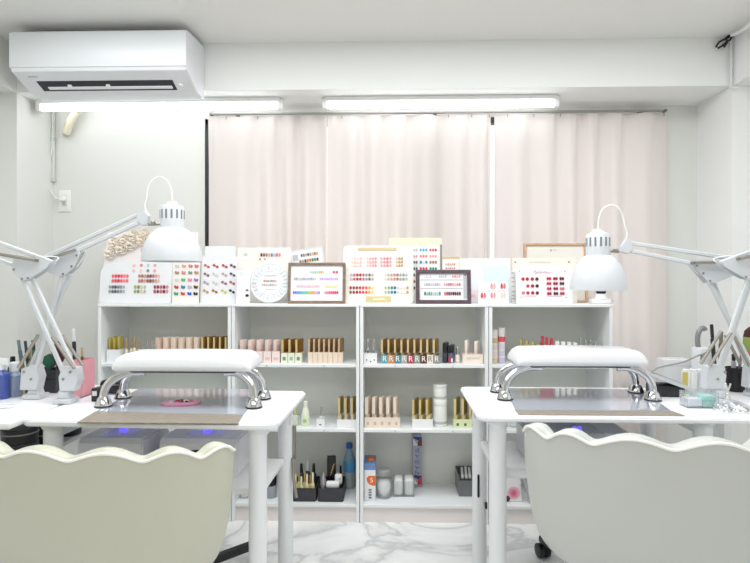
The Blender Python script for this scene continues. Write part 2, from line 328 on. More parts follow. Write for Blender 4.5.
# third cabinet
a, b = X(364, YF), X(377, YF)
hd = holder(a, b, YF, YF+.06, z3, .047, WHITE, 'white holder with dark dots at the left end of the R box shelf')
for dx, dz in ((-.018, .015), (.018, .015), (.0, .008)): MB().tube([(dx, -.0006, dz), (dx, .0002, dz)], .0035, 8).build('printed_dot', mat('#5E6468', .5), hd)
for i in range(2): bottle(a+.017+.027*i, YF+.03, z3+.0016, .108, .011, .011, 0, SILVER, SILVER, f'thin silver bottle, {nth(i,2)} one in the dotted white holder', 'silver bottles in the dotted holder')
RC = ['#5FA3B8', '#D08850', '#4C8596', '#A9AAA6', '#B23A55', '#8B9689', '#6B3038', '#E9E2D2', '#8E908C']
RN = ['light blue', 'orange', 'teal', 'light grey', 'crimson', 'grey-green', 'maroon', 'cream', 'mid grey']
for i in range(9):
    x0 = 381.5+6.5*i; a, b = X(x0, YF), X(x0+6.2, YF); h = 8.6*MPP(410, YF)
    hd = holder(a, b, YF, YF+.08, z3, h, mat(RC[i], .45), f'small {RN[i]} box printed with a letter R, holding a gold bottle', 'R boxes')
    text('printed_letter', 'R', .036, mat('#F2F0EA' if i != 7 else '#8D8A84', .5), hd, (0, -.0006, h*.5))
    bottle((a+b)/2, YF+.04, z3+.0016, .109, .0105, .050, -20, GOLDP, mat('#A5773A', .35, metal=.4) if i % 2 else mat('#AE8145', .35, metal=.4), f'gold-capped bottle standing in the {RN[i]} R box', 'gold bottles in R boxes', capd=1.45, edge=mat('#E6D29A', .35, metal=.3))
for i in range(2):
    a, b = X(444+6*i, YF+.01), X(449.3+6*i, YF+.01)
    o = thing('cosmetic_box', ('black slim box with dark base at the end of the R boxes', 'black slim box with a red and blue printed base beside the cream bottles')[i], 'box', ((a+b)/2, YF+.05, z3), math.radians(-14), 'black slim boxes')
    MB().box(-.011, .011, -.034, .034, 0, .045, bev=.001).build('base', mat('#55607E' if i else '#3A3A44', .45), o); MB().box(-.0105, .0105, -.033, .033, .045, .092-.012*i, bev=.001).build('lid', BLACK, o)
    if i:
        MB().box(-.010, .001, -.0352, -.034, .004, .03).build('printed_patch', mat('#C23B45', .5), o); MB().box(.002, .010, -.0352, -.034, .004, .022).build('printed_patch', mat('#E8ECF2', .5), o)
rbottle(X(457.5, YF+.03), YF+.04, z3, .075, .012, mat('#EFE3D6', .4), SILVER, 'small cream bottle with thin metal cap between black boxes and cream holder', None, .5)
a, b = X(463, YF), X(483, YF)
hd = holder(a, b, YF, YF+.06, z3, .044, mat('#F3E6DA', .5), 'wide cream holder carrying two cream bottles at the right of the R box shelf')
MB().box(-.03, .03, -.0008, 0, .02, .03).build('label_print', mat('#E2D2C2', .5), hd)
for i in range(2): bottle(a+.023+.045*i, YF+.03, z3+.0016, .105-.004*i, .014, .04, -25, mat('#F4E4DA', .4), mat('#F3E2D8', .4), f'cream flat bottle, {nth(i,2)} one in the wide cream holder', 'cream bottles')
# first cabinet
a, b = X(106.5, YF), X(119.5, YF)
holder(a, b, YF, YF+.07, z3, .060, mat('#EEF1F4', .3), 'white holder filled with olive gold bottles at the far left of the upper shelf')
for i in range(5): bottle(a+.009+.0112*i, YF+.03+.012*(i % 2), z3+.0016, .112+.006*math.sin(i*2), .009, .034, -12, mat('#D8CF8A', .4), mat('#C9BC6A', .35, metal=.5), f'olive gold capped bottle, {nth(i,5)} of five in the far left white holder', 'olive gold bottles')
for i in range(4): rbottle(X(123.5+4.0*i, YF), YF+.03+.008*(i % 2), z3, .108+.006*(i % 3), .0085, mat('#E4D8BE', .35), mat('#C2A777', .35, metal=.6), f'slim gold bottle, {nth(i,4)} of four beside the olive gold bottles', 'slim gold bottles', .55)
for i in range(2): rbottle(X(144+4.5*i, YF), YF+.04, z3, .092, .007, mat('#D8DAD6', .3), SILVER, f'thin clear bottle with silver cap, {nth(i,2)} one standing alone behind the left armrest', 'thin clear bottles', .6)
for i in range(6): bottle(X(155.5+7.8*i, YF), YF+.05, z3, .112+.003*(i > 0), .024, .045, -16, mat('#E6CFBB', .45), mat('#E9D3BF' if i else '#DDBFAE', .4), f'flat beige bottle, {nth(i,6)} of six above the left armrest cushion', 'beige bottles above the left armrest')
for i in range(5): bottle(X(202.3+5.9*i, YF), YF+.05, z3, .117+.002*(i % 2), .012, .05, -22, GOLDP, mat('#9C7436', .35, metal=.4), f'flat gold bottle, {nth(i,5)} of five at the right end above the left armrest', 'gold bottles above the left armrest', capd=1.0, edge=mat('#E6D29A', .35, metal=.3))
# fourth cabinet
for i, hh in enumerate((.155, .165)):
    xx = X(495.5+7.5*i, YF)
    cols = (['#D9C9A5', '#EAD9D0', '#E5D7CF', '#D8C48F', '#F0E8E2'], ['#CFC6DC', '#DAD3E4', '#E6E0EA', '#E85F6F', '#F1E9EA'])[i]
    for k in range(5):
        lv = ('bottom', 'second from bottom', 'middle', 'second from top', 'topmost')[k]; cn = (('sand', 'pale peach', 'pale beige', 'gold', 'cream'), ('lilac', 'pale lilac', 'lavender white', 'red', 'pinkish white'))[i][k]
        o = thing('small_jar', f'{cn} small jar, {lv} of the {("left", "right")[i]} jar tower beside the cabinet divider', 'jar', (xx, YF+.03, z3+k*hh/5), 0, 'towers of small jars')
        MB().lathe([(0, 0), (.0155, 0), (.0165, .003), (.0165, hh/5-.009), (.0145, hh/5-.008)], 16).build('body', mat(cols[k], .35), o)
        MB().lathe([(.0145, hh/5-.008), (.0168, hh/5-.0075), (.0168, hh/5-.001), (.015, hh/5-.0002), (0, hh/5-.0002)], 16).build('lid', mat('#E9E6E2', .3), o)
for i in range(4): bottle(X(524+6*i, YF), YF+.05, z3, .108-.006*i, .012, .05, -20, mat('#D9CF9C', .4), mat('#C4B368', .35, metal=.55), f'olive gold flat bottle, {nth(i,4)} of four above the right armrest', 'olive bottles above the right armrest')
for i in range(3): bottle(X(545.5+4.6*i, YF), YF+.05, z3, .125-.006*i, .012, .03, -10, mat('#D7455A', .4), mat('#CE3B50', .35), f'red bottle, {nth(i,3)} of three above the right armrest', 'red bottles')
for i in range(4): bottle(X(560.5+6*i, YF), YF+.05, z3, .101-.002*i, .02, .04, -14, mat('#EDF0E6', .45), mat('#EEF1E8', .4), f'white flat bottle, {nth(i,4)} of four between red and silver bottles', 'white bottles above the right armrest')
for i in range(6): rbottle(X(584+5*i, YF), YF+.04, z3, .118-.005*i, .008, mat('#D5D8DA', .3), SILVER, f'thin silver capped bottle, {nth(i,6)} of six ending the upper shelf row', 'silver bottles above the right armrest', .5)
# --- middle shelf (z2)
z2 = ZS[1]; YM = 2.51
rbottle(X(294, YM), YM+.03, z2, .092, .016, mat('#E9EFE2', .15, trans=.4), mat('#B9C08C', .4), 'clear bottle with olive label and cap beside the left table corner', None, .55)
o = thing('pump_bottle', 'pale green tapered bottle with round green logo on the middle shelf', 'bottle', (X(304.5, YM), YM+.03, z2))
MB().lathe([(0, 0), (.021, 0), (.022, .004), (.020, .05), (.013, .08), (.009, .085)], 18).build('body', mat('#E7EFD6', .4), o)
MB().lathe([(.010, .085), (.010, .112), (.007, .115), (0, .115)], 14).build('cap', mat('#EFF4E4', .4), o)
MB().tube([(0, -.0225, .026), (0, -.0212, .026)], .009, 14).build('logo_print', mat('#B7CE7E', .5), o)
a, b = X(316.5, YM), X(324.5, YM)
hd = holder(a, b, YM, YM+.05, z2, .038, WHITE, 'small white holder with dark print holding one silver bottle on the middle shelf')
MB().box(-.006, .004, -.0006, 0, .008, .014).build('printed_mark', mat('#70767A', .5), hd)
rbottle((a+b)/2, YM+.025, z2+.0016, .088, .0095, mat('#DADCD8', .3), SILVER, 'slim silver bottle in the small white holder with dark print', None, .5)
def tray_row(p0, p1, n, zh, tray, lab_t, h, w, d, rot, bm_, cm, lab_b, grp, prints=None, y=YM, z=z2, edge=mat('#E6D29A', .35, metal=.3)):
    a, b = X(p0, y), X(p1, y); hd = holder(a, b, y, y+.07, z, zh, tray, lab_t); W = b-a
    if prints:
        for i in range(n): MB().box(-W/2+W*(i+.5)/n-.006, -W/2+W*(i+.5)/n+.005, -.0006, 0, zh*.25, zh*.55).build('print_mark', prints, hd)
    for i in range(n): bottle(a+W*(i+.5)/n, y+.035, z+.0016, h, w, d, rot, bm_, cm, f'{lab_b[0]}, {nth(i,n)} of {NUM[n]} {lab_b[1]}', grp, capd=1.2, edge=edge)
tray_row(337, 356, 3, .036, WHITE, 'white holder at the right end of the second cabinet, middle shelf', .133, .013, .042, -14, mat('#E2D6B4', .4), mat('#9A7A3C', .35, metal=.4), ('gold flat bottle', 'in the white holder against the cabinet divider'), 'gold bottles by the divider')
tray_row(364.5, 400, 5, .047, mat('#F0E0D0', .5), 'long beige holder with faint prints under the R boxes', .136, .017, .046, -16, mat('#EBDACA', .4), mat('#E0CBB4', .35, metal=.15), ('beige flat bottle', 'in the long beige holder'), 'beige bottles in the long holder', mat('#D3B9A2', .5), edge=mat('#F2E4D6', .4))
tray_row(412.5, 433, 3, .040, WHITE, 'white holder left of the white jar stack', .128, .013, .05, -24, mat('#EADFAF', .4), mat('#A08434', .35, metal=.4), ('gold flat bottle', 'in the holder left of the white jars'), 'gold bottles left of the jars')
tray_row(454, 477, 3, .040, mat('#E4ECBE', .5), 'lime holder with dark green squares right of the white jar stack', .132, .014, .05, -24, mat('#E0D69A', .4), mat('#987A28', .35, metal=.4), ('gold flat bottle', 'in the lime holder'), 'gold bottles in the lime holder', mat('#4D6B45', .5))
rbottle(X(506, YM), YM+.03, z2, .05, .014, CLEAR, SILVER, 'small clear glass bottle on the middle shelf under the right table edge', None, .6)
rbottle(X(515, YM), YM+.03, z2, .044, .018, CLEAR, CLEAR, 'squat clear glass jar beside the small clear bottle under the right table edge', None, .7, 'glass_jar', 'jar')
for k, (zz, hh, r) in enumerate(((0, .125, .033), (.1255, .07, .032))):
    o = thing('lidded_jar', ('white lidded jar with grey bands, the lower of the two stacked jars', 'white jar with a flat lid, stacked on top of the banded jar')[k], 'jar', (X(441, YM), YM+.045, z2+zz), 0, 'stacked white jars')
    MB().lathe([(0, 0), (r*.95, 0), (r, .004), (r, hh*.75), (r*.93, hh*.8), (0, hh*.8)], 24).build('body', mat('#F2F3F0', .35), o)
    MB().lathe([(0, hh*.8), (r*1.02, hh*.8), (r*1.04, hh*.83), (r*1.04, hh*.97), (r*.98, hh), (0, hh)], 24).build('lid', mat('#F5F5F2', .3), o)
    MB().lathe([(r*1.005, hh*.1), (r*1.012, hh*.11), (r*1.012, hh*.19), (r*1.005, hh*.2)], 24, cap=False).build('band', mat('#B9BDB8', .4), o)
# --- bottom shelf (z1)
z1 = ZS[0]
def bin_(p0, p1, y, label):
    a, b = X(p0, y), X(p1, y); w = (b-a)/2; o = thing('storage_bin', label, 'bin', ((a+b)/2, y, z1), 0, 'dark grey storage bins'); D = .16; h = .062; M = mat('#3B3C42', .5)
    MB().prism(rrect(-w, w, 0, D, .012), 0, .003, 'z').build('bottom', M, o)
    ring = rrect(-w, w, 0, D, .012); inn = rrect(-w+.003, w-.003, .003, D-.003, .010); m = MB(); n = len(ring)
    for (A, za), (B, zb) in (((ring, 0), (ring, h)), ((ring, h), (inn, h)), ((inn, h), (inn, .003))):
        b_ = bmesh.new(); va = [b_.verts.new((p[0], p[1], za)) for p in A]; vb = [b_.verts.new((p[0], p[1], zb)) for p in B]
        for k in range(n): b_.faces.new((va[k], va[(k+1) % n], vb[(k+1) % n], vb[k]))
        m._merge(b_)
    m.build('wall', M, o)
    return a, b
YBn = 2.505
a, b = bin_(291.5, 316, YBn, 'dark grey storage bin filled with gold bottles on the bottom shelf')
for i in range(7): rbottle(a+.014+.0135*i, YBn+.03+.018*(i % 2), z1+.0035, .112+.010*math.sin(i*2.3), .0098, mat('#E6DBA8', .35), mat('#CDB672', .35, metal=.6) if i % 2 else mat('#EFE7C6', .35), f'slim gold and cream bottle, {nth(i,7)} of seven in the dark bin', 'gold bottles in the bin', .62)
for i in range(3): rbottle(a+.03+.03*i, YBn+.10, z1+.0035, .14+.012*(i == 1), .015, mat('#2E2A2C', .3), mat('#1D1B1E', .3) if i != 1 else mat('#D9D9D6', .3), ('dark bottle at the back left of the gold bottle bin', 'dark bottle with pale cap at the back middle of the gold bottle bin', 'dark bottle at the back right of the gold bottle bin')[i], 'dark bottles in the bin', .7)
a, b = bin_(317.5, 343.3, YBn, 'dark grey storage bin of black box and white packs beside the water bottle')
def in2(name, label, cat, px, dy, z, rz=0): return thing(name, label, cat, (X(px, YBn+dy), YBn+dy, z1+z), math.radians(rz))
o = in2('cosmetic_box', 'tall black box with gold strokes leaning in the right hand bin', 'box', 331.5, .105, .004, 8)
MB().box(-.021, .021, -.014, .014, 0, .175, bev=.002).build('carton', BLACK, o)
for k in range(4): MB().bar((-.008+.004*k, -.0145, .085+.014*k), (.002+.004*k, -.0145, .10+.014*k), .003, .001).build('gold_stroke', GOLD, o)
o = in2('plastic_bag', 'crumpled clear plastic bag at the left of the right hand bin', 'bag', 323.6, .06, .004)
rnd = random.Random(2); m = MB(); m.grid(lambda u, v: (.013*math.sin(PI*v)*math.cos(2*PI*u)*(1+.25*math.sin(7*u*2*PI/2+5*v))*1.0, .022*math.sin(PI*v)*math.sin(2*PI*u), .115*v), 18, 10, True); m.build('film', mat('#D9D5DA', .2, trans=.35), o); MB().ell((0, 0, .075), .012, .012, .016).build('pink_content', mat('#D98AA0', .4), o)
o = in2('cotton_pack', 'folded white pack lying over the rim of the right hand bin', 'pack', 333, .03, .055)
MB().box(-.032, .03, -.014, .014, 0, .03, bev=.008, seg=3).build('wrapper', mat('#F3F3F1', .5), o); MB().box(-.03, .028, -.0142, .0142, .012, .015, bev=.001).build('fold', mat('#D9D9D6', .5), o)
o = in2('plug_adapter', 'white rounded plastic piece on the right side of the right hand bin', 'plastic part', 338.5, .06, .06)
MB().box(-.018, .018, -.013, .013, 0, .05, bev=.010, seg=3).build('shell', mat('#F1F1EF', .35), o); MB().tube([(.006, -.014, .03), (.006, -.0125, .03)], .006, 12).build('hole', mat('#C6C6C4', .5), o)
rbottle(X(340.5, YBn+.11), YBn+.12, z1+.0035, .125, .010, mat('#3A3337', .3), BLACK, 'small dark bottle at the back right of the right hand bin', None, .7)
# water bottle
o = thing('water_bottle', 'clear water bottle with blue label and cap on the bottom shelf', 'bottle', (X(349.3, 2.69), 2.69, z1))
MB().lathe([(0, 0), (.025, 0), (.029, .006), (.0275, .02), (.029, .03), (.0275, .045), (.029, .055), (.029, .082)], 24).build('lower_body', mat('#DCE6EC', .08, trans=.5), o)
MB().lathe([(.0293, .082), (.0295, .086), (.0295, .13), (.0285, .132)], 24).build('label_sleeve', mat('#5AA7E2', .25), o)
MB().lathe([(.0285, .132), (.027, .145), (.021, .165), (.013, .182), (.0115, .188), (.0115, .194)], 24).build('shoulder', mat('#A9CFE9', .08, trans=.4), o)
MB().lathe([(.0125, .193), (.0155, .195), (.0155, .216), (.014, .22), (0, .22)], 20).build('cap', mat('#3868B4', .35), o)
# glove box
a, b = X(364.3, 2.52), X(375.5, 2.52)
o = thing('glove_box', 'upright white and blue carton with an orange patch on its front', 'box', ((a+b)/2, 2.52, z1)); w = (b-a)/2
MB().box(-w, w, 0, .13, 0, .172, bev=.001).build('carton', mat('#F1F2F3', .5), o)
MB().box(-w-.0004, w+.0004, -.0006, .1304, .145, .1725).build('blue_band', mat('#6E8FC4', .5), o)
MB().box(-.012, .02, .03, .09, .1725, .182, bev=.003).build('orange_tissue', mat('#D07A45', .6), o)
MB().prism([(w, .07), (w, .118), (-.006, .118), (-.016, .105), (-.012, .088), (0, .076)], -.0008, 0, 'y').build('orange_patch', mat('#E9752E', .5), o)
text('printed_digit', '5', .03, mat('#FFFFFF', .5), o, (.008, -.001, .096))
for k in range(4): MB().box(-.006, .008, -.0006, 0, .012+.012*k, .02+.012*k).build('print_mark', mat('#7A828C', .5), o)
# cotton jar, cotton box
o = thing('cotton_jar', 'clear jar with grey lid full of white cotton on the bottom shelf', 'jar', (X(384, 2.55), 2.57, z1))
MB().lathe([(0, 0), (.032, 0), (.036, .008), (.037, .09), (.033, .108)], 24).build('jar_body', CLEAR, o); MB().lathe([(0, .108), (.034, .108), (.035, .112), (.034, .128), (.028, .134), (0, .134)], 24).build('lid', mat('#9A9B99', .4), o)
MB().ell((0, 0, .052), .031, .031, .045, 16, 12).build('cotton', mat('#F7F7F5', .9, bump=.4, nscale=80), o)
a, b = X(393, 2.57), X(414.5, 2.57); w = (b-a)/2
o = thing('cotton_box', 'clear square box with two compartments of white cotton pads', 'box', ((a+b)/2, 2.57, z1))
MB().box(-w, w, 0, .002, 0, .075).box(-w, w, .088, .09, 0, .075).box(-w, -w+.002, .002, .088, 0, .075).box(w-.002, w, .002, .088, 0, .075).box(-w+.002, w-.002, .002, .088, 0, .002).box(-.001, .001, .002, .088, .002, .075).build('case', CLEAR, o)
for s in (-1, 1): MB().box(s*w*.5-w*.42, s*w*.5+w*.42, .008, .08, .003, .082, bev=.012, seg=3).build('cotton_pads', mat('#F6F6F3', .9, bump=.4, nscale=90), o)
# foil roll box
a, b = X(413, 2.695), X(422, 2.695); w = (b-a)/2; zt = Z(434.5, 2.695, 417)-z1
o = thing('foil_box', 'tall silver grey foil roll box standing upright with blue lettering', 'box', ((a+b)/2, 2.695, z1), math.radians(2))
MB().box(-w, w, 0, .046, 0, zt-.004, bev=.001).build('carton', mat('#AEB0BE', .35), o)
text('printed_text', 'マイホイル', .029, mat('#2F3FA8', .5), o, (0, -.0006, zt*.48), (PI/2, -PI/2, 0), .0006)
for zc, cols in ((.035, ('#D8404C', '#F2F2F2', '#39427A')), (zt-.035, ('#7A3B34', '#E4E6EC', '#2F3F8F'))):
    MB().prism([(-w, zc-.02), (w*.1, zc-.02), (-w, zc+.016)], -.0007, 0, 'y').build('printed_patch', mat(cols[1], .5), o)
    MB().prism([(w, zc-.022), (w, zc+.02), (w*.1, zc), (0, zc-.022)], -.0009, 0, 'y').build('printed_patch', mat(cols[0], .5), o)
    MB().prism([(-w, zc+.018), (w*.2, zc+.004), (w, zc+.022), (-w, zc+.026)], -.0008, 0, 'y').build('printed_patch', mat(cols[2], .5), o)
# grey box at right of third cabinet
a, b = X(459, 2.585), X(478, 2.585); w = (b-a)/2
o = thing('grey_bin', 'grey clear-sided bin of wrapped white sticks beside the right table leg', 'bin', ((a+b)/2, 2.585, z1), math.radians(0))
MB().box(-w, w, 0, .003, 0, .075).box(-w, w, .147, .15, 0, .095).box(-w, -w+.003, .003, .147, 0, .09).box(w-.003, w, .003, .147, 0, .09).box(-w+.003, w-.003, .003, .147, 0, .003).build('case', mat('#6E7172', .3), o)
for k in range(4):
    q = thing('wrapped_stick', f'wrapped white stick lying in the grey bin, {nth(k,4)} of four', 'stick', (o.location.x-.026+.018*k, 2.655, z1+.088), 0, 'wrapped sticks in the grey bin')
    MB().bar((0, -.05, -.004), (.01, .05, .008+.004*(k % 2)), .012, .008, (0, 0, 1)).build('stick', mat('#E9E9E8', .4), q); MB().bar((0, -.056, -.005), (.0002, -.05, -.004), .013, .009, (0, 0, 1)).build('tip', mat('#C8C8CA', .3), q)
MB().box(-w+.006, w-.006, .006, .144, .003, .06, bev=.01).build('filling', mat('#8B8D8E', .6), o)
# first/second cabinet behind the left table legs
a, b = X(239.5, 2.53), X(247.5, 2.53); w = (b-a)/2
o = thing('clear_box', 'small clear box standing behind the left table front leg', 'box', ((a+b)/2, 2.53, z1))
MB().box(-w, w, 0, .05, 0, .075, bev=.002).build('case', CLEAR, o); MB().box(-w*.7, w*.7, .01, .04, .002, .05, bev=.004).build('white_content', mat('#F4F4F2', .6), o)
o = thing('pump_bottle', 'dark bottle with black lid on a grey base between the left table legs', 'bottle', (X(270, 2.54), 2.56, z1))
MB().lathe([(0, 0), (.028, 0), (.028, .05), (.024, .056)], 20).build('body', mat('#9DA3A8', .2), o); MB().lathe([(.024, .056), (.027, .06), (.027, .10), (.022, .108), (0, .108)], 20).build('lid', BLACK, o)
# fourth cabinet bottom
o = thing('gift_bag', 'white paper bag with pink rose print on the bottom shelf at right', 'bag', (X(512, 2.52), 2.53, z1))
MB().prism([(-.05, 0), (.05, 0), (.044, .115), (-.046, .12)], 0, .05, 'y', bev=.004).build('paper', mat('#F4F1F2', .6), o)
for k, (rr, c) in enumerate(((.03, '#F2B8C6'), (.02, '#E793A8'), (.011, '#D8708A'))): MB().tube([(.01, -.0008-.0006*k, .04), (.01, -.0002-.0006*k, .04)], rr, 18).build('rose_print', mat(c, .6), o)
MB().ell((-.02, .0, .014), .014, .006, .014).build('dark_ribbon', mat('#4A3A3E', .5), o)
o = thing('nail_drill', 'silver handheld nail drill leaning on the bottom shelf beside the right chair', 'nail drill', (X(529, 2.5), 2.515, z1+.0125), 0)
MB().tube([(.012, 0, .008), (.008, 0, .03), (-.004, 0, .075), (-.014, 0, .108), (-.018, 0, .12)], [.012, .017, .018, .014, .008], 16).build('body', mat('#B4B5BA', .25, metal=.5), o)
MB().tube([(-.018, 0, .118), (-.021, 0, .13)], .008, 12).build('collar', BLACK, o); MB().tube([(.012, -.004, .0), (.012, 0, .012)], .011, 12).build('end_ring', CHROME, o)
# ================================================================= NAIL BOARDS ON TOP OF THE CABINETS
class Board:
    def __init__(s, name, label, cat, px0, py0, px1, Y, m, tilt=6, yaw=0, th=.006, group='nail boards on the cabinets', poly=None, part='panel', r=.004, roll=0):
        s.Y = Y; s.c = (px0+px1)/2; s.k = MPP(s.c, Y); s.th = th
        s.yb = 281.5 + (HC-ZT)/s.k
        s.o = thing(name, label, cat, (X(s.c, Y), Y, ZT+.0005+(abs(math.sin(roll))*abs(px1-px0)/2*s.k)), math.radians(yaw), group, math.radians(-tilt))
        if roll: s.o.rotation_euler.y = roll
        s.px0, s.px1, s.py0 = px0, px1, py0
        if poly is None:
            a = rrect(s.u(px0), s.u(px1), 0, s.w(py0), r, 4)
        else: a = [(s.u(x), s.w(y)) for x, y in poly]
        s.panel = MB().prism(a, 0, th, 'y').build(part, m, s.o)
    def u(s, px): return (px-s.c)*s.k
    def w(s, py): return max(0, (s.yb-py)*s.k)
    def rect(s, name, a, b, c, d, m, off=.0008, th=.0008, par=None):
        return MB().box(s.u(a), s.u(c), -off-th, -off+.0002, s.w(d), s.w(b)).build(name, m, par or s.o)
    def tip(s, px, py, col, wpx=1.7, hpx=2.3, ang=0, off=0):
        w, h = wpx*s.k/2, hpx*s.k/2; n = 8
        ca, sa = math.cos(ang), math.sin(ang); pl = []
        for i in range(n):
            a = 2*PI*i/n+PI/8; x, z = w*math.cos(a)*1.05, h*math.sin(a)*1.05; pl.append((s.u(px)+x*ca-z*sa, s.w(py)+x*sa+z*ca))
        return MB().prism(pl, -.0028-off, -.0002, 'y').build('nail_tip', mat(col, .25, coat=.3), s.o, ang=30)
    def row(s, a, b, n, py, cols, **kw):
        for i in range(n):
            c = cols[i % len(cols)] if len(cols) <= n or True else cols[0]
            s.tip(a+(b-a)*(i+.5)/n, py, c, wpx=min(2.6, (b-a)/n*.86), **kw)
BW = mat('#EAEBEE', .4); BWARM = mat('#EFEBE6', .45); PW = mat('#F3ECEC', .45)
# rose board
b = Board('nail_board', 'tall pale pink board topped with cream paper roses at the far left', 'board', 97, 231, 196, 2.64, PW, poly=[(97, 303), (104, 231), (196, 231), (196, 303)], th=.012)
ROSE = mat('#F6ECDC', .8); rnd = random.Random(4)
for px, py, r in ((108.5, 252.5, 6.6), (112, 242.5, 6), (119.5, 248, 6.6), (122.5, 239.5, 5.8), (129.5, 244, 6.4), (131.5, 235, 6), (139.5, 239.5, 6), (142.5, 232.5, 5)):
    m = MB(); R = r*b.k; c = Vector((b.u(px), -.006, b.w(py)))
    m.ell(c + Vector((0, -.015, 0)), R*.2, .010, R*.2, 10, 6)
    for nn, rr, dp, tw in ((3, .26, .013, .24), (5, .52, .010, .34), (6, .82, .005, .44)):
        for k in range(nn):
            a = 2*PI*k/nn + rnd.random()*.5 + rr*3; M = Matrix.Translation(c + Vector((R*rr*math.cos(a), -dp, R*rr*math.sin(a)))) @ Matrix.Rotation(-a, 4, 'Y') @ Matrix.Rotation(.45, 4, 'Z')
            m.ell((0, 0, 0), R*.09, .009, R*tw, 8, 6, M)
    m.build('paper_rose', ROSE, b.o, ang=60)
b.rect('pink_sticker', 138.5, 248, 142.5, 252, mat('#F3A9C4', .5))
# white swatch board, far left front
pl = [(98.5, 303), (98.5, 272)] + [(98.5+24*(1-math.cos(a)), 272-11.5*math.sin(a)) for a in [PI/2*k/8 for k in range(1, 9)]] + [(171, 260.5), (171, 303)]
b = Board('nail_board', 'white swatch board with a curved top left corner below the roses', 'board', 98.5, 260, 171, 2.515, BW, poly=pl)
for py, cc in ((265, ['#F3C9C4', '#E0888F', '#BFCFC8', '#E8B0A8']), (270.5, ['#F2C0B8', '#EAD5CE', '#8C8F98', '#F0A8A0'])):
    for px, c in zip((132.4, 139.7, 146.7, 153.6), cc): b.tip(px, py, c, 2.8, 3)
for py in (276, 280.8):
    b.row(110, 127.5, 6, py, ['#F06A78', '#E8485E', '#D63A50', '#EE6072', '#F58A90', '#F2707C'], hpx=3.6); b.row(137, 159.5, 8, py, ['#C9846E', '#B56A5A', '#D3A08A', '#A65F58', '#8E4B48', '#B07A70', '#D6A596', '#E6BFB2'], hpx=3.6)
for py in (287, 291.6):
    b.row(107.5, 124.5, 6, py, ['#9AA3A6', '#6F767C', '#565B66', '#7F8A86', '#8E9AA0', '#B3BCBE'], hpx=3.6); b.row(133, 146, 4, py, ['#9FB36A', '#8A8F86', '#D6CE9A', '#B8BFA8'], hpx=3.6); b.row(153, 168.5, 5, py, ['#A84A5A', '#8E3A48', '#C06A78', '#7A3540', '#D8929A'], hpx=3.6)
b = Board('nail_board', 'narrow white board with five rows of bright coloured tips under the left lamp', 'board', 171.8, 262, 198.5, 2.512, BWARM)
cc = [['#CFCBD6', '#D9A88C', '#C9848C', '#D87888'], ['#B08A6A', '#D88A8A', '#7F9A86', '#C08A6E'], ['#D6DAD0', '#5CB878', '#E88AB0', '#A070C8'], ['#C83A5A', '#2E88B8', '#B8B0C8', '#6A3A30'], ['#2FA86A', '#D83848', '#2A62C8', '#3A3038']]
for j, py in enumerate((265.8, 272.5, 279.8, 287, 293.7)):
    for i, px in enumerate((175.5, 182.3, 189, 195.2)): b.tip(px-.8, py, cc[j][i], 2.2, 3.4, .3); b.tip(px+1.3, py+.3, cc[j][i], 2, 3.2, -.2)
b = Board('nail_board', 'white board with four rows of slanted outlined tip pairs beside the tip wheel', 'board', 199.3, 256, 236, 2.53, BW, yaw=-4)
cc = ['#C86A5A', '#B0504A', '#C0485A', '#7A4448', '#8A6A78', '#D8D0CC', '#B8A8A4', '#5A6070', '#A8A0B0', '#D8D4C8', '#B06A78', '#C8505A', '#B89A60', '#A86A3A', '#C8C86A', '#3A4048']
for j, py in enumerate((266, 274.6, 283, 291.5)):
    for i, px in enumerate((205, 214.2, 223.6, 232)): c = cc[j*4+i]; b.tip(px-1.6, py-.9, c, 3, 2.4, -.4); b.tip(px+1.6, py+.7, c, 3, 2.4, -.4)
Board('nail_board', 'blank pale board standing far back behind the slanted tip pair board', 'board', 203, 245.5, 234, 2.655, mat('#EDEFF0', .5))
b = Board('nail_board', 'white board with one row of tips at its top behind the tip wheel', 'board', 236, 247, 290, 2.60, BWARM)
b.row(259, 280, 8, 254.5, ['#5A4A48', '#8A6A5A', '#A88A80', '#C8B8A0', '#7888A8', '#A8C0D8', '#C86A70', '#E08A88'], hpx=3.6); b.rect('pink_card', 257, 251, 281.5, 258, mat('#F6E6E4', .5), off=.0001, th=.0003)
b.tip(244, 254, '#C9D8CC', 4, 3); b.tip(259, 259, '#8A5A58', 1.5, 1.8); b.tip(264, 258.8, '#B08070', 1.5, 1.6)
b = Board('leaflet', 'narrow white leaflet with two dark tips leaning left of the tip wheel', 'leaflet', 236, 270, 249.5, 2.492, mat('#FAFAFB', .4), th=.0025, group=None, part='card')
b.tip(246.8, 290.2, '#8A8A90', 3, 2.2); b.tip(247, 295.6, '#3E3A40', 3.4, 2.8); b.rect('print_line', 239, 272.5, 243, 273.2, mat('#C9CDD2', .5)); b.rect('print_line', 239, 275, 242, 275.6, mat('#D2D5D9', .5))
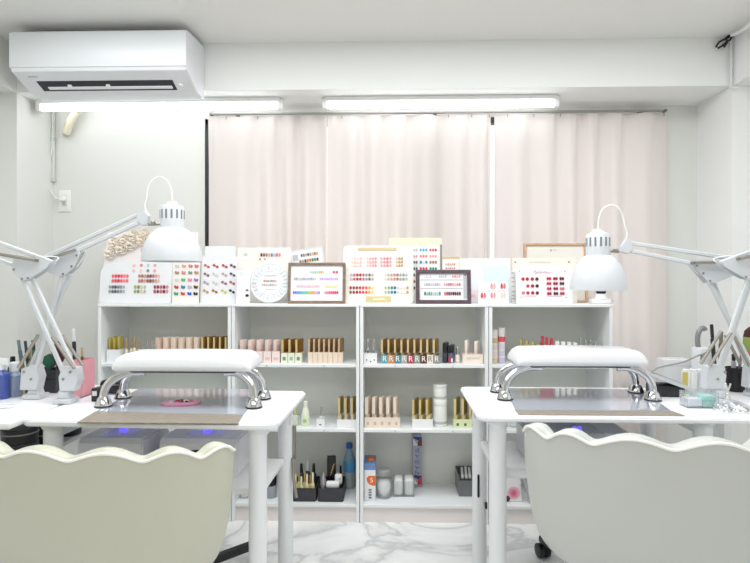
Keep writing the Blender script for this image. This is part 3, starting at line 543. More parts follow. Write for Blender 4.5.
# tip wheel
b = Board('display_plate', 'round white tip wheel plate leaning on the second cabinet', 'display plate', 249, 262, 289.5, 2.51, mat('#EDEFF1', .35), tilt=9, th=.004, group=None, part='plate',
          poly=[(269.2+20.2*math.cos(2*PI*k/40), 282.6+20.2*math.sin(2*PI*k/40)) for k in range(40)])
c = Vector((b.u(269.2), 0, b.w(282.6)))
for r, t in ((19.4, .0022), (12.2, .0016)): MB().tube([c+Vector((r*b.k*math.cos(2*PI*k/40), -.001, r*b.k*math.sin(2*PI*k/40))) for k in range(40)], t, 6, True).build('rim', mat('#F4F5F6', .3), b.o)
for k in range(26):
    a = 2*PI*k/26; b.tip(269.2+15.6*math.cos(a), 282.6-15.6*math.sin(a), ['#E4E6EA', '#DADFE4', '#EBDDE0', '#D3DADF'][k % 4], 1.9, 4.4, a-PI/2)
b.row(262.5, 276, 7, 280.6, ['#E08A88', '#D8A0A0', '#8FB0A0', '#C8B8A8', '#7AA0A8', '#D88A98', '#E8B0A8'], hpx=2.2); b.row(261, 277, 8, 284.6, ['#A8C8C0', '#D8B0B0', '#B8D0C0', '#E0C0B8', '#A0B8C8', '#D8A8A8', '#C0D0C8', '#E8C8C0'], hpx=2)
b.rect('print_line', 263.5, 275, 275, 275.8, mat('#B9BEC2', .5)); b.rect('print_line', 265, 289, 274, 289.6, mat('#CBD0D4', .5))
b = Board('nail_board', 'grey edged board tipped sideways behind the wood framed board', 'board', 294, 250, 329, 2.665, mat('#DDDEE2', .4), roll=math.radians(-8))
b.rect('white_sheet', 296, 252, 327.5, 290, mat('#F4F4F6', .5), off=.0003, th=.0004); b.rect('grey_picture', 298, 255, 303.5, 261, mat('#BFC4CA', .5)); 
b.row(306, 324, 8, 256.5, ['#6A625E', '#8A8078', '#B8A898', '#5A4A4A', '#88A0C0', '#D8B070', '#B85A48', '#E09A70'], hpx=3.6); b.row(304, 324, 8, 262.5, ['#8A8288', '#A8A0A0', '#58504C', '#C08A3A', '#D86A38', '#3F7A50', '#4A8A5A', '#6A5A48'], hpx=3.6)
# wood framed board
def framed(label, px0, py0, px1, Y, fm, fw, inner, tilt=7, py_in=None, name='framed_nail_board'):
    b = Board(name, label, 'framed board', px0, py0, px1, Y, inner, tilt=tilt, th=.008, part='sheet')
    u0, u1, h, t = b.u(px0), b.u(px1), b.w(py0), fw*b.k
    for a in ((u0, u1, 0, t), (u0, u1, h-t, h), (u0, u0+t, t, h-t), (u1-t, u1, t, h-t)): MB().box(a[0], a[1], -.010, .0085, a[2], a[3], bev=.0015, seg=1).build('frame_bar', fm, b.o)
    return b
WOOD = woodmat('#7A6656', '#94806E'); WOODL = woodmat('#C9A07C', '#D8B696'); WOODD = woodmat('#4F4048', '#63525A')
b = framed('brown wood framed board with four rows of pastel rainbow tips', 287.5, 262.5, 345.3, 2.505, WOOD, 2.6, mat('#FAFAFC', .35))
b.row(308.5, 324, 8, 271.8, ['#C8E4D8', '#B0E0D0', '#A8D8E8', '#A8D890', '#B8E0A0', '#E8B878', '#F0A060', '#F8D890'], hpx=2.8); b.row(332, 338, 2, 272, ['#F05878', '#F0486A'], hpx=2.8)
b.row(293, 316, 12, 278.6, ['#B8C0D8', '#A8A8C0', '#C8D0A8', '#D8D8B8', '#C0B8D0', '#A8B0D0', '#C8C8E0', '#B0C8C0'], hpx=3); b.row(319, 338, 10, 278.6, ['#D0C0E8', '#C8A8E0', '#E0C8E8', '#D8B8D8', '#C8B0E0'], hpx=3)
b.row(296, 320, 12, 286, ['#F6C8DC', '#F8D0E0', '#F4C0D4', '#F8D8E8'], hpx=3); b.row(324, 338, 7, 286, ['#F4ECA8', '#F0E8A0', '#E8F0B0'], hpx=3)
b.row(292.5, 320, 14, 292.6, ['#8A6AE0', '#7A7AE8', '#5A90E8', '#50A8E8', '#48C0D8', '#50C8B0', '#60C890', '#70CC78', '#90D068', '#E8B050', '#F09848', '#F4B870', '#B8A8E8', '#A890E0'], hpx=3.4); b.row(324, 338.5, 7, 292.6, ['#F0A0B8', '#F080A0', '#F06088', '#EC4878', '#E83868', '#E03060', '#D83058'], hpx=3.4)
# big cream board
b = Board('nail_board', 'large cream board with gold plates at its top and bottom edge', 'board', 343, 245, 413.5, 2.53, mat('#F8F4EC', .45), r=.016, th=.008)
b.rect('gold_plate', 357.5, 247, 396.5, 250.2, mat('#D8C49A', .35, metal=.4), th=.002); b.rect('gold_plate', 365.5, 296.3, 391, 302.2, mat('#DCD2A0', .35, metal=.4), th=.002); b.rect('printed_text', 373, 298.8, 385, 299.8, mat('#F6F2DA', .4), off=.003)
for k, py in enumerate((258.2, 261.8, 265.4)):
    b.row(350.5, 362, 4, py, ['#F8E0D8', '#F4D0CC', '#F6D8D4', '#EEC4C4'], hpx=2.8); b.row(366, 377, 4, py, ['#F6C8C4', '#F2B8B8', '#F0A8AC', '#EE9AA4'], hpx=2.8); b.row(379.8, 392, 4, py, ['#F0B0B4', '#E898A4', '#D88894', '#E8A8A8'], hpx=2.8); b.row(395.5, 403.5, 3, py, ['#DCC0A0', '#C8A070', '#C09870'], hpx=2.8)
for py in (274.8, 279): b.row(349.5, 374, 8, py, ['#C8C0D0', '#D86A78', '#B03048', '#A83A50', '#C07A88', '#98A0A0', '#6A7878', '#C8B0B0'], hpx=3); b.row(384, 408, 8, py, ['#D8DCD4', '#B8C0B8', '#D8A8A0', '#C88880', '#A07068', '#A8B0A8', '#90A098', '#B8C4BC'], hpx=3)
for k, py in enumerate((287.8, 292.3)): b.row(349, 374, 8, py, ['#78785A' if k else '#B03848', '#8A4A48', '#A83040', '#C83048', '#E04858', '#E85A58', '#F0A050', '#F4D070'], hpx=3.2); b.row(384, 409, 8, py, ['#B8C0A8', '#8AB0A0', '#3A90A8', '#2A7890', '#C8D8D8', '#E8E4DC', '#F0E8E0', '#D8A890'], hpx=3.2)
# green-cream board behind
b = Board('nail_board', 'tall board with a pale olive header standing behind the large cream board', 'board', 389, 237, 442.5, 2.60, mat('#E6E3CB', .5), th=.012)
b.rect('white_sheet', 391, 245.5, 440, 303, mat('#F3F3F0', .5), off=.0003, th=.0004); b.rect('dark_edge', 440.3, 244, 442.5, 303, mat('#8E8F8A', .5), off=.0003, th=.0008)
cc = [('#B8B8BC', '#48B0D8', '#E05868'), ('#C8A8A4', '#E8888C', '#F0A8A4'), ('#6A7088', '#3A8ABC', '#A8786A'), ('#5A5A60', '#D04868', '#3A9878'), ('#6A5A58', '#A83A50', '#7A6A98'), ('#A03848', '#4A4A50', '#C87888'), ('#584A48', '#B04858', '#8A5A6A')]
for j, py in enumerate((249.5, 255.8, 262, 268.5, 275, 281.5, 288)):
    b.row(413, 418, 2, py, [cc[j][0]], hpx=3); b.row(419.6, 428, 3, py, [cc[j][1], '#E8ECF0' if j == 2 else cc[j][1], cc[j][1]], hpx=3); b.row(429.4, 437.5, 3, py, [cc[j][2], cc[j][2], '#D8404A' if j == 0 else cc[j][2]], hpx=3)
# dark framed
b = framed('dark plum framed board with three rows of tips between grey lines', 416, 269.8, 471, 2.495, WOODD, 3.6, mat('#F6F6F8', .35))
for py in (279.6, 288.4): b.rect('grey_line', 421, py, 463, py+.5, mat('#9EA0A8', .5))
b.rect('grey_margin', 463.5, 274, 467.4, 298.6, mat('#BFC0C6', .5), off=.0002, th=.0004)
for px in (465.5,): b.tip(px, 273.8+1, '#8C8890', 1.4, 1.4)
b.row(424, 432, 4, 276.3, ['#E8E8F0', '#DCDCE8'], hpx=2.6); b.row(439, 447, 4, 276.3, ['#D0D0DC', '#C8CCD8'], hpx=2.6); b.row(452, 461, 4, 276.3, ['#F0A8B0', '#E8909C', '#F0B8BC', '#E8A0A8'], hpx=2.6)
b.row(424, 441, 8, 284.4, ['#D0CCDC', '#C0BCCC', '#B8B8C8', '#D8CCD4'], hpx=3.2); b.row(443.5, 461, 8, 284.4, ['#F0B8BC', '#E8909C', '#D87888', '#C86878', '#E8A0A4'], hpx=3.2)
b.row(424, 441, 8, 293.6, ['#3A7868', '#A8C8B8', '#58A890', '#88B8A8', '#D8E0D8', '#9CC8D0', '#B8D8D8', '#5A8A80'], hpx=4); b.row(444, 461, 8, 293.6, ['#D87888', '#A84A58', '#783038', '#984050', '#482028', '#6A3038', '#8A4048', '#50282E'], hpx=4)
b = Board('nail_board', 'small white card with a thin gold top edge peeking above the dark framed board', 'board', 443, 257, 460, 2.60, mat('#F7F3EF', .5), th=.004); b.rect('gold_edge', 443, 256.6, 460, 258.6, mat('#D9BE8A', .4, metal=.3), off=.0003); b.row(445.5, 456, 5, 264, ['#E8C0B8', '#D8A8A0', '#E0B8B0'], hpx=2.4); b.row(445.5, 456, 5, 268, ['#C8A8A0', '#E0B8B4'], hpx=2)
# pale iridescent board and its cards
b = Board('nail_board', 'pale iridescent blue-pink board behind the white tip cards', 'board', 460.5, 258, 511, 2.585, mat('#F0F1F8', .15, coat=.6), th=.006); b.rect('pink_sheen', 462, 290, 478, 302, mat('#F6E2E8', .3), off=.0003, th=.0004); b.rect('blue_sheen', 484, 266, 509, 300, mat('#E2F2F4', .2), off=.0003, th=.0004)
b.row(463, 476, 5, 296, ['#F4C8D0', '#F0D8DC', '#E8B8C4'], hpx=3)
k = 0
for j, (ya, yb) in enumerate(((281.8, 291), (291.2, 302.3))):
    for i, (a, d) in enumerate(((478.5, 488.2), (488.4, 497.8), (498, 508.5))):
        if j == 0: continue
        lab = ('left white tip card with a red tip pair in front of the iridescent board', 'middle white tip card with pink tips in front of the iridescent board', 'right white tip card with yellow tips in front of the iridescent board')[i]
        q = Board('tip_card', lab, 'card', a, 282, d, 2.50, mat('#FAFAFB', .35), th=.01, group='white tip cards', part='card', tilt=3); q.rect('seam', a, 290.9, d, 291.3, mat('#D3D6DA', .5))
        for yy, cols in ((286.5, ((), ('#F0B0B8', '#F4C8CC'), ('#D0685A', '#E8909A'))[i]), (296, (('#E85A60', '#F08088'), ('#F0A0A8', '#F4B8BC'), ('#EFE3C8', '#F0E8D8'))[i])):
            for t, c in enumerate(cols): q.tip((a+d)/2-1.4+2.8*t, yy, c, 2.4, 5); q.tip((a+d)/2-1.4+2.8*t, yy-2.2, c, 1.6, 2)
# spiral notebook, lettered board and those behind
b = Board('notebook', 'white spiral notebook showing its dark rings left of the red tip board', 'notebook', 512.6, 270, 534, 2.545, mat('#F2F1EE', .5), th=.012, group=None, part='cover')
for py in (273, 277.5, 282, 286.5, 291.4, 295.7, 299):
    MB().tube([(b.u(513.6)+.006*math.cos(a), -.002+.007*math.sin(a), b.w(py)) for a in [2*PI*k/10 for k in range(10)]], .0012, 6, True).build('ring', mat('#5E5E62', .4, metal=.6), b.o)
b = Board('nail_board', 'white board with pink script heading and two blocks of red tips', 'board', 516.8, 265, 572.5, 2.512, mat('#F6F6F8', .35), yaw=0)
crv = [(534.5, 272.5), (536, 270.5), (537.2, 272), (536, 273.6), (538.5, 272.6), (540, 271.2), (541, 273.2), (543, 271.4), (544.2, 273), (546, 270.8), (546.2, 273.4), (548, 271.6), (549.5, 273.2), (551.5, 272)]
MB().tube([(b.u(x), -.0006, b.w(y)) for x, y in crv], .0014, 5).build('script_heading', mat('#D9718C', .5), b.o)
R4 = ['#C82848', '#B82040', '#A02038', '#5A2028', '#D83858', '#982840', '#48202A', '#D8788A', '#C83A58', '#A82848', '#702030']
k = 0
for py, xs in ((279, (523.7, 528, 533, 537.6)), (286, (528.3, 533, 537.6)), (293, (523.7, 528.3, 533, 537.6))):
    for px in xs: b.tip(px, py, R4[k % 11], 3.2, 3.4); k += 1
for py in (278.6, 283.5, 288.7, 293.6):
    for px in (549.5, 556, 562.3): b.tip(px-1.1, py, R4[(k*5) % 11], 2.4, 3.2); b.tip(px+1.2, py, R4[(k*5) % 11], 2.2, 3.2); k += 1
for px in (520.5, 565.5): b.tip(px, 271, '#A8ACB2', 1.2, 1.2); b.tip(px+.5, 297.5, '#A8ACB2', 1.2, 1.2)
for xa in (521.5, 547): b.rect('print_line', xa, 296, xa+15, 296.5, mat('#E3B8C0', .5))
b = Board('nail_board', 'cream board with two grey pins standing behind the red tip board', 'board', 513.5, 257.5, 577, 2.60, mat('#F5F0E6', .5), th=.006)
for px in (516.5, 570): b.tip(px, 261.8, '#8A8A88', 1.6, 1.6)
b.rect('print_line', 530, 261.5, 552, 262.2, mat('#DDD3C2', .5))
b = framed('light wood framed board at the back right, wider than the red tip board', 525, 243, 587, 2.665, WOODL, 2.2, mat('#F2EEE6', .4), tilt=4)
b.tip(552, 250, '#B9B4AC', 1.4, 2.4); b.rect('print_line', 553, 249.5, 558, 250.2, mat('#CFC9C0', .5))
o = thing('desk_fan', 'white rounded gadget with a black dome under the right lamp shade', 'gadget', (X(601, 2.55), 2.55, ZT))
MB().prism(rrect(-.05, .05, -.03, .03, .02), 0, .022, 'z', bev=.004).build('base', WHITE, o); MB().lathe([(.03, .022), (.026, .03), (.024, .045), (0, .05)], 20).build('neck', WHITE, o)
MB().ell((0, 0, .062), .024, .024, .024, 18, 12).build('dome', BLACK, o); MB().lathe([(.026, .058), (.036, .064), (.038, .08), (.03, .092), (0, .094)], 22).build('head', WHITE, o)
o.name = 'desk_gadget'
# ================================================================= NAIL TABLES
ZTB = .70
def table(fl, fr, label, side, th, strip, glass, xr=0):
    FL, FR = PZ(*fl, ZTB), PZ(*fr, ZTB); d = FR-FL; W = d.length; ang = math.atan2(d.y, d.x); mid = (FL+FR)/2
    t = thing('nail_table', label, 'table', (mid.x, mid.y, 0), ang); w = W/2; D = .475
    Mi = Matrix.Rotation(-ang, 3, 'Z')
    L = lambda p: Mi @ (p - Vector((mid.x, mid.y, 0)))
    MB().prism(rrect(-w, w, 0, D, .03, 8), ZTB-th, ZTB-.0005, 'z', bev=.004).build('table_top', LACQ, t)
    s = [L(PZ(x, y, ZTB)) for x, y in strip]; MB().prism([(p.x, p.y) for p in s], ZTB-.002, ZTB+.0012, 'z').build('wood_strip', woodmat('#7F7568', '#A39A8E', 20, .5), t)
    g = [L(PZ(x, y, ZTB)) for x, y in glass]; MB().prism([(p.x, p.y) for p in g], ZTB-.002, ZTB+.0015, 'z').build('glass_panel', mat('#B5B9C6', .08, coat=.6, spec=.7), t)
    for sx in (-1, 1):
        for y in (.055, D-.055):
            l = MB().lathe([(0, .0), (.024, 0), (.027, .006), (.027, ZTB-th-.02), (.033, ZTB-th-.012), (.033, ZTB-th), (0, ZTB-th)], 24, (sx*(w-.068)-(xr if sx > 0 else 0), y, 0)).build('leg', mat('#EEF1F3', .3), t)
        o_ = xr if sx > 0 else 0
        MB().prism([(.085, ZTB-th-.05), (.085, ZTB-th-.001), (D-.085, ZTB-th-.001), (D-.085, ZTB-th-.05)], sx*(w-.068)-.008-o_, sx*(w-.068)+.008-o_, 'x', bev=.002).build('side_rail', WHITE, t)
        MB().prism([(sx*(w-.045)-o_, ZTB-th-.001), (sx*(w-.13)-o_, ZTB-th-.001), (sx*(w-.06)-o_, ZTB-th-.09), (sx*(w-.045)-o_, ZTB-th-.09)], D-.075, D-.07, 'y').build('brace_plate', mat('#E7EAEC', .35), t)
    MB().box(-w+.1, w-.1-xr, D-.075, D-.055, ZTB-th-.05, ZTB-th-.001, bev=.003).build('back_rail', WHITE, t)
    return t, w, D, mid, ang
tl, wl, Dl, ml, al = table((19, 420.2), (276, 424.3), 'white nail table on the left with a pink palette and brown strip', -1, .019,
    [(77, 422.6), (238, 424.0), (243.5, 415), (95, 411.8)], [(96, 411.6), (244, 414.6), (262, 392), (250, 389.3), (139, 389)])
tr, wr, Dr, mr, ar = table((478.5, 416.7), (776, 419.4), 'white nail table on the right with a dark strip ending before the scissors', 1, .0165,
    [(519, 415.2), (686, 416.2), (672, 411.2), (515, 410.4)], [(515, 410.2), (671, 411), (640, 389.6), (530, 388.4), (505, 388.4)], .115)
# levers on the legs
m = MB().bar((wl-.068+.033, Dl-.055, .585), (wl-.068+.033, Dl-.055, .46), .012, .012).build('lock_lever', STEEL, tl)
MB().tube([(wl-.068+.031, Dl-.07, .47), (wl-.068+.034, Dl-.075, .40), (wl-.068+.044, Dl-.075, .33)], .006, 8).build('lever_handle', STEEL, tl)
MB().box(-wr+.068-.012, -wr+.068-.004, Dr-.055-.034, Dr-.055-.024, .30, .385, bev=.003).build('door_pull', BLACK, tr)
MB().box(-wr+.068+.018, -wr+.068+.026, Dr-.055-.028, Dr-.055-.018, .255, .28, bev=.003).build('stop', DARK, tr)
# under-table shelves
def ushelf(t, w, D, z, bar=False, xr=0):
    MB().box(-w+.066, w-.066-xr, .1, D-.09, z-.02, z-.0006, bev=.003).build('under_shelf', WHITE, t)
    if bar: MB().tube([(-w+.05, .09, z-.017), (w-.05-xr, .09, z-.017)], .015, 12).build('shelf_bar', mat('#EEF1F3', .3), t)
ushelf(tl, wl, Dl, .475); ushelf(tr, wr, Dr, .515, True, .115)
def uvlamp(px0, px1, mid, ang, yl, z, h, label, body, dig, hidef=True, dd=.2, dg=.42, disp=mat('#C6C7E0', .25, emit=.16, emit_h='#8C88F0')):
    Y = mid.y + yl; a, b = P(px0, 430, Y).x, P(px1, 430, Y).x; w = (b-a)/2
    o = thing('nail_lamp', label, 'nail lamp', ((a+b)/2, Y, z), ang, 'nail lamps under the tables')
    MB().prism([(0, 0), (0, h*.86), (.012, h), (dd, h), (dd, 0)], -w, w, 'x', bev=.006).build('housing', body, o)
    ar_ = [(w*.62*math.cos(PI*k/14), .012+h*.62*math.sin(PI*k/14)) for k in range(15)]
    MB().prism(ar_, -.0015, .002, 'y').build('hand_opening', mat('#35353C', .6), o)
    MB().box(-w*.45, w*.45, dd*(dg-.2), dd*.9, h-.001, h+.0015, bev=.0007, seg=1).build('display', disp, o)
    text('lit_digits', dig, .03, mat('#5A50FF', .3, emit=2.2, emit_h='#5648FF'), o, (0, dd*dg, h+.006), (math.radians(35), 0, 0))
    return o
uvlamp(77, 143, ml, al, .19, .475, .12, 'white nail lamp with lit blue digits, left of two under the left table', mat('#F0F0F6', .3), '60')
uvlamp(158, 238, ml, al, .19, .475, .12, 'white nail lamp with lit blue digits, right of two under the left table', mat('#F0F0F6', .3), '60')
uvlamp(530, 634, mr, ar, .105, .515, .105, 'grey nail lamp with lit digits on the shelf under the right table', mat('#C9CCD3', .3), '99', dg=.2, disp=mat('#BFC2CA', .25))
# ---------------------------------------------------------------- arm rests
def armrest(x0, x1, yf, yb_, fx0, fx1, label):
    cx, cy = (x0+x1)/2, (yf+yb_)/2; o = thing('arm_rest', label, 'arm rest', (cx, cy, ZTB+.0016), 0, 'arm rests on the nail tables'); w = (x1-x0)/2; d = .088; zb = .116
    bm = bmesh.new(); bmesh.ops.create_cube(bm, size=1); bm.transform(Matrix.Diagonal((2*w, 2*d, .054, 1)))
    bmesh.ops.subdivide_edges(bm, edges=[e for e in bm.edges if abs(e.verts[0].co.x-e.verts[1].co.x) > .1], cuts=8)
    bmesh.ops.bevel(bm, geom=[e for e in bm.edges if e.calc_face_angle(0) > .5], offset=.019, segments=5, affect='EDGES', profile=.55)
    for v in bm.verts:
        t = (v.co.z+.027)/.054; v.co.x *= 1-.13*t*t; v.co.y *= 1-.18*t*t; v.co.z += zb+.027 + (.004*(1-(v.co.x/w)**2) if t > .5 else 0)
    m = MB(); m._merge(bm); m.build('cushion', mat('#ECEDF0', .35, coat=.2), o, ang=60)
    MB().prism(rrect(-w*.82, w*.82, -d*.7, d*.7, .03), zb-.007, zb+.001, 'z', bev=.002).build('base_plate', mat('#4C4C52', .4), o)
    for sx, fx in ((-1, fx0-cx), (1, fx1-cx)):
        for fy in (yf-cy, yb_-cy):
            xi = sx*(w*.66); pts = []
            for k in range(13):
                a = PI/2*k/12; pts.append((xi+(fx-xi)*math.sin(a), fy*(.62+.38*math.sin(a)), .026+(zb-.032)*math.cos(a)**.85))
            pts[0] = (xi-sx*.02, fy*.62, zb-.008)
            MB().tube(pts, .0105, 14, sx=1.25).build('leg', CHROME, o, ang=60)
            f = MB().lathe([(.027, .004), (.0265, .008), (.019, .026), (.016, .030), (0, .031)], 24, (fx, fy, 0)).build('foot', CHROME, o)
            MB().lathe([(0, 0), (.027, 0), (.028, .002), (.027, .0045), (0, .0045)], 24, (fx, fy, 0)).build('rubber_pad', DARK, f)
def wx(px, Y): return P(px, 400, Y).x
armrest(wx(120.5, 1.80), wx(257, 1.80), 1.745, 1.875, wx(103.5, 1.745), wx(254, 1.745), 'white cushioned arm rest on chrome legs on the left nail table')
armrest(wx(511, 1.95), wx(639.5, 1.95), 1.885, 2.015, wx(505, 1.885), wx(653, 1.885), 'white cushioned arm rest on chrome legs on the right nail table')
# hand palette
p0 = PZ(180.5, 404.5, ZTB); o = thing('hand_palette', 'pink kidney-shaped mixing palette with red and white dabs on the left table', 'palette', (p0.x, p0.y, ZTB+.0016), math.radians(4))
kid = []
for k in range(36):
    a = 2*PI*k/36; r = .066*(1-.0*math.cos(a)); kid.append((r*math.cos(a)*1.0, .036*math.sin(a)*(1+.25*math.cos(2*a)) + .006*math.cos(2*a)))
MB().prism(kid, 0, .007, 'z', bev=.0025).build('plate', mat('#E79BC0', .3), o); MB().prism([(x*.82, y*.75) for x, y in kid], .007, .008, 'z').build('inner_face', mat('#EFBBD3', .25), o)
for x, y, r, c in ((-.012, .006, .009, '#C8284A'), (.004, -.004, .008, '#A83048'), (.016, .008, .010, '#F4F0F2'), (.022, -.006, .006, '#5A2A3A'), (-.03, -.004, .007, '#F0D8E4'), (.0, .014, .006, '#4A4048'), (.034, .004, .006, '#E85A78')):
    MB().ell((x, y, .009), r, r*.8, .004, 10, 6).build('color_dab', mat(c, .2), o)
# ================================================================= SIDE CONSOLES
def console(x0, x1, y0, y1, label, zs):
    c = thing('side_console', label, 'side table', ((x0+x1)/2, y0, 0), 0, 'side consoles'); w = (x1-x0)/2; D = y1-y0
    MB().box(-w, w, 0, D, ZTB-.02, ZTB-.0005, bev=.004).build('top', LACQ, c)
    for sx in (-1, 1):
        for y in (.03, D-.03): MB().box(sx*(w-.1)-.016, sx*(w-.1)+.016, y-.016, y+.016, 0, ZTB-.02, bev=.002).build('leg', mat('#E9ECEE', .35), c)
    MB().box(-w+.015, w-.015, .02, D-.02, zs-.016, zs-.0006, bev=.003).build('lower_shelf', WHITE, c)
    return c
XC = -1.10
console(-1.60, XC, 1.535, 2.12, 'white side console at the left edge carrying two lamp bases and pen holders', .56)
XD = 1.20
console(XD, 1.66, 1.60, 2.2, 'white side console at the right edge carrying the pen cup', .40)
for k, (x, y, z, h, r) in enumerate(((-1.155, 1.66, .56, .05, .05), (-1.155, 1.66, .6105, .045, .05), (-1.16, 1.80, .56, .06, .045), (-1.16, 1.80, .6205, .042, .045), (-1.155, 1.92, .56, .1, .04))):
    q = thing('round_tin', ('black round tin with a grey rim, lower of the front stack under the left console', 'black round tin with a grey rim, upper of the front stack under the left console', 'taller black round tin, lower of the second stack under the left console', 'flat black round tin, upper of the second stack under the left console', 'tall black round tin standing behind the stacks under the left console')[k], 'tin', (x, y, z), 0, 'black tins under the left console')
    MB().lathe([(0, 0), (r*.95, 0), (r, .003), (r, h*.62), (0, h*.62)], 24).build('body', mat('#2E2E32', .35), q); MB().lathe([(0, h*.62), (r*1.03, h*.62), (r*1.03, h-.003), (r*.98, h), (0, h)], 24).build('lid', mat('#3C3C40', .3), q)
    MB().lathe([(r*1.035, h*.60), (r*1.045, h*.62), (r*1.045, h*.68), (r*1.035, h*.7)], 24, cap=False).build('rim', mat('#9A9A9E', .3), q)
# ================================================================= DESK LAMPS
def lamp(label, Y, base, br, lower, spring, plate, upper, uspring, hb, head, post):
    B = PZ(base[0], base[1], ZTB); B = Vector((P(base[0], base[1], Y).x, Y, ZTB))
    o = thing('desk_lamp', label, 'lamp', B, 0, 'white spring-arm desk lamps')
    q = lambda p, dy=0: P(p[0], p[1], Y) - B + Vector((0, dy, 0))
    k = MPP(base[0], Y)
    MB().box(-.031, .031, -.03, .03, 0, .016, bev=.004).build('base_plate', LAMPW, o)
    tp = q((post[0], post[1])); MB().prism([(-.022, .016), (.022, .016), (tp.x+.016, tp.z), (tp.x-.016, tp.z)], -.019, .019, 'y', bev=.003).build('post', LAMPW, o)
    pb = [q(p) for p in br]; bk = MB().prism([(p.x, p.z) for p in pb], -.021, .021, 'y', bev=.002).build('base_bracket', LAMPW, o)
    for p in lower: c = q(p[0]); MB().tube([(c.x, -.0235, c.z), (c.x, -.02, c.z)], .0045, 10).build('bolt', STEEL, bk)
    for i, (a, b) in enumerate(lower): MB().bar(q(a, (-.006, .008)[i]), q(b, (-.006, .008)[i]), .0135, .012).build('lower_arm', LAMPW, o)
    if spring:
        for dy in (-.026, .026): MB().tube([q(spring[0], dy), q(spring[1], dy)], .0055, 10).build('spring', STEEL, o)
    pp_ = [q(p) for p in plate]
    for dy in (-.017, .014):
        pl_ = MB().prism([(p.x, p.z) for p in pp_], dy, dy+.003, 'y').build('elbow_plate', LAMPW, o)
        if dy < 0:
            for p in list(plate)[1:4]: c = q(p); c = c + ((sum((q(x) for x in plate), Vector())/len(plate)) - c)*.16; MB().tube([(c.x, dy-.002, c.z), (c.x, dy, c.z)], .004, 10).build('bolt', STEEL, pl_)
    for i, (a, b) in enumerate(upper): MB().bar(q(a, (.0, -.004)[i]), q(b, (.0, -.004)[i]), .0135, .012).build('upper_arm', LAMPW, o)
    if uspring: MB().tube([q(uspring[0], -.028), q(uspring[1], -.028)], .0055, 10).build('spring', STEEL, o); MB().tube([q(uspring[0], -.03), q(uspring[0], .0)], .005, 8).build('spring_pin', STEEL, o)
    hbp = [q(p) for p in hb]; MB().prism([(p.x, p.z) for p in hbp], -.012, .012, 'y', bev=.002).build('head_bracket', LAMPW, o)
    hx, yt, yn, ybm, rc, rs = head
    c = q((hx, yn)); kk = MPP(hx, Y); zt = q((hx, yt)).z; zb = q((hx, ybm)).z; zn = c.z; rc *= kk; rs *= kk
    s = 1 if hx > hb[0][0] else -1
    e = q(hb[3]); MB().tube([(e.x, 0, e.z), (c.x - s*rc*.5, 0, zn+(zt-zn)*.18)], .0055, 8).build('head_rod', STEEL, o)
    kx = e.x+(c.x-s*rc-e.x)*.45; MB().ell((kx, -.01, zn+(zt-zn)*.2), .008, .008, .008, 10, 6).build('tilt_knob', STEEL, o)
    cap = MB().lathe([(rc*1.02, zn), (rc*1.02, zn+(zt-zn)*.78), (rc*.95, zn+(zt-zn)*.84), (rc*.5, zn+(zt-zn)*.9), (rc*.42, zt), (0, zt)], 32, (c.x, 0, 0)).build('socket_cap', LAMPW, o)
    for j in range(14):
        a = 2*PI*j/14+.1; M = Matrix.Translation((c.x+rc*1.02*math.cos(a), rc*1.02*math.sin(a), zn+(zt-zn)*.5)) @ Matrix.Rotation(a, 4, 'Z')
        MB().box(-.001, .0008, -.0032, .0032, -(zt-zn)*.16, (zt-zn)*.18, M=M).build('vent_slot', mat('#7C848C', .6), cap)
    H = zn-zb
    prof_ = [(rc*1.02, zn), (rc*1.35, zn-H*.05), (rs*.78, zn-H*.28), (rs*.92, zn-H*.55), (rs*.985, zn-H*.82), (rs, zb), (rs-.002, zb), (rs*.975, zn-H*.82), (rs*.9, zn-H*.56), (rs*.76, zn-H*.30), (rc*1.2, zn-H*.10)]
    MB().lathe(prof_, 48, (c.x, 0, 0), cap=False).build('shade', LAMPW, o, ang=50)
    MB().lathe([(0, zb+H*.28), (.012, zb+H*.30), (.027, zb+H*.5), (.024, zb+H*.7), (.013, zb+H*.85), (.013, zn), (0, zn)], 20, (c.x, 0, 0)).build('bulb', mat('#F4F4F0', .3), o)
    # cord from the cap to the bracket
    t = Vector((c.x, 0, zt)); g = q(hb[1]); sgn = 1 if g.x < t.x else -1
    cp_ = [t, t+Vector((-.003*sgn, 0, .04)), t+Vector((-.016*sgn, 0, .072)), t+Vector((-.042*sgn, 0, .088)), t+Vector((-.068*sgn, 0, .08)), t+Vector((-.085*sgn, 0, .055)), (g*.85+t*.15)+Vector((-.012*sgn, 0, .04)), g+Vector((-.004*sgn, 0, .02)), g]
    MB().tube(spl(cp_), .0022, 6).build('cord', mat('#F3F3F1', .5), o)
    # slack cord loop at the elbow
    e0, e1 = q(plate[0]), q(plate[4]); mid_ = (e0+e1)/2
    MB().tube(spl([q(plate[5], .012), q(plate[5], .012)+Vector((0, .006, .014)), mid_+Vector((0, .012, .018)), q(plate[1], .012)+Vector((0, .004, .012)), q(plate[2], .0), ]), .0022, 6).build('elbow_cord', mat('#F3F3F1', .5), o)
    return o
def spl(pts, n=6):
    pts = [Vector(p) for p in pts]; out = []
    for i in range(len(pts)-1):
        p0, p1, p2, p3 = pts[max(i-1, 0)], pts[i], pts[i+1], pts[min(i+2, len(pts)-1)]
        for k in range(n):
            t = k/n; out.append(.5*((2*p1)+(p2-p0)*t+(2*p0-5*p1+4*p2-p3)*t*t+(3*p1-p0-3*p2+p3)*t**3))
    out.append(pts[-1]); return out
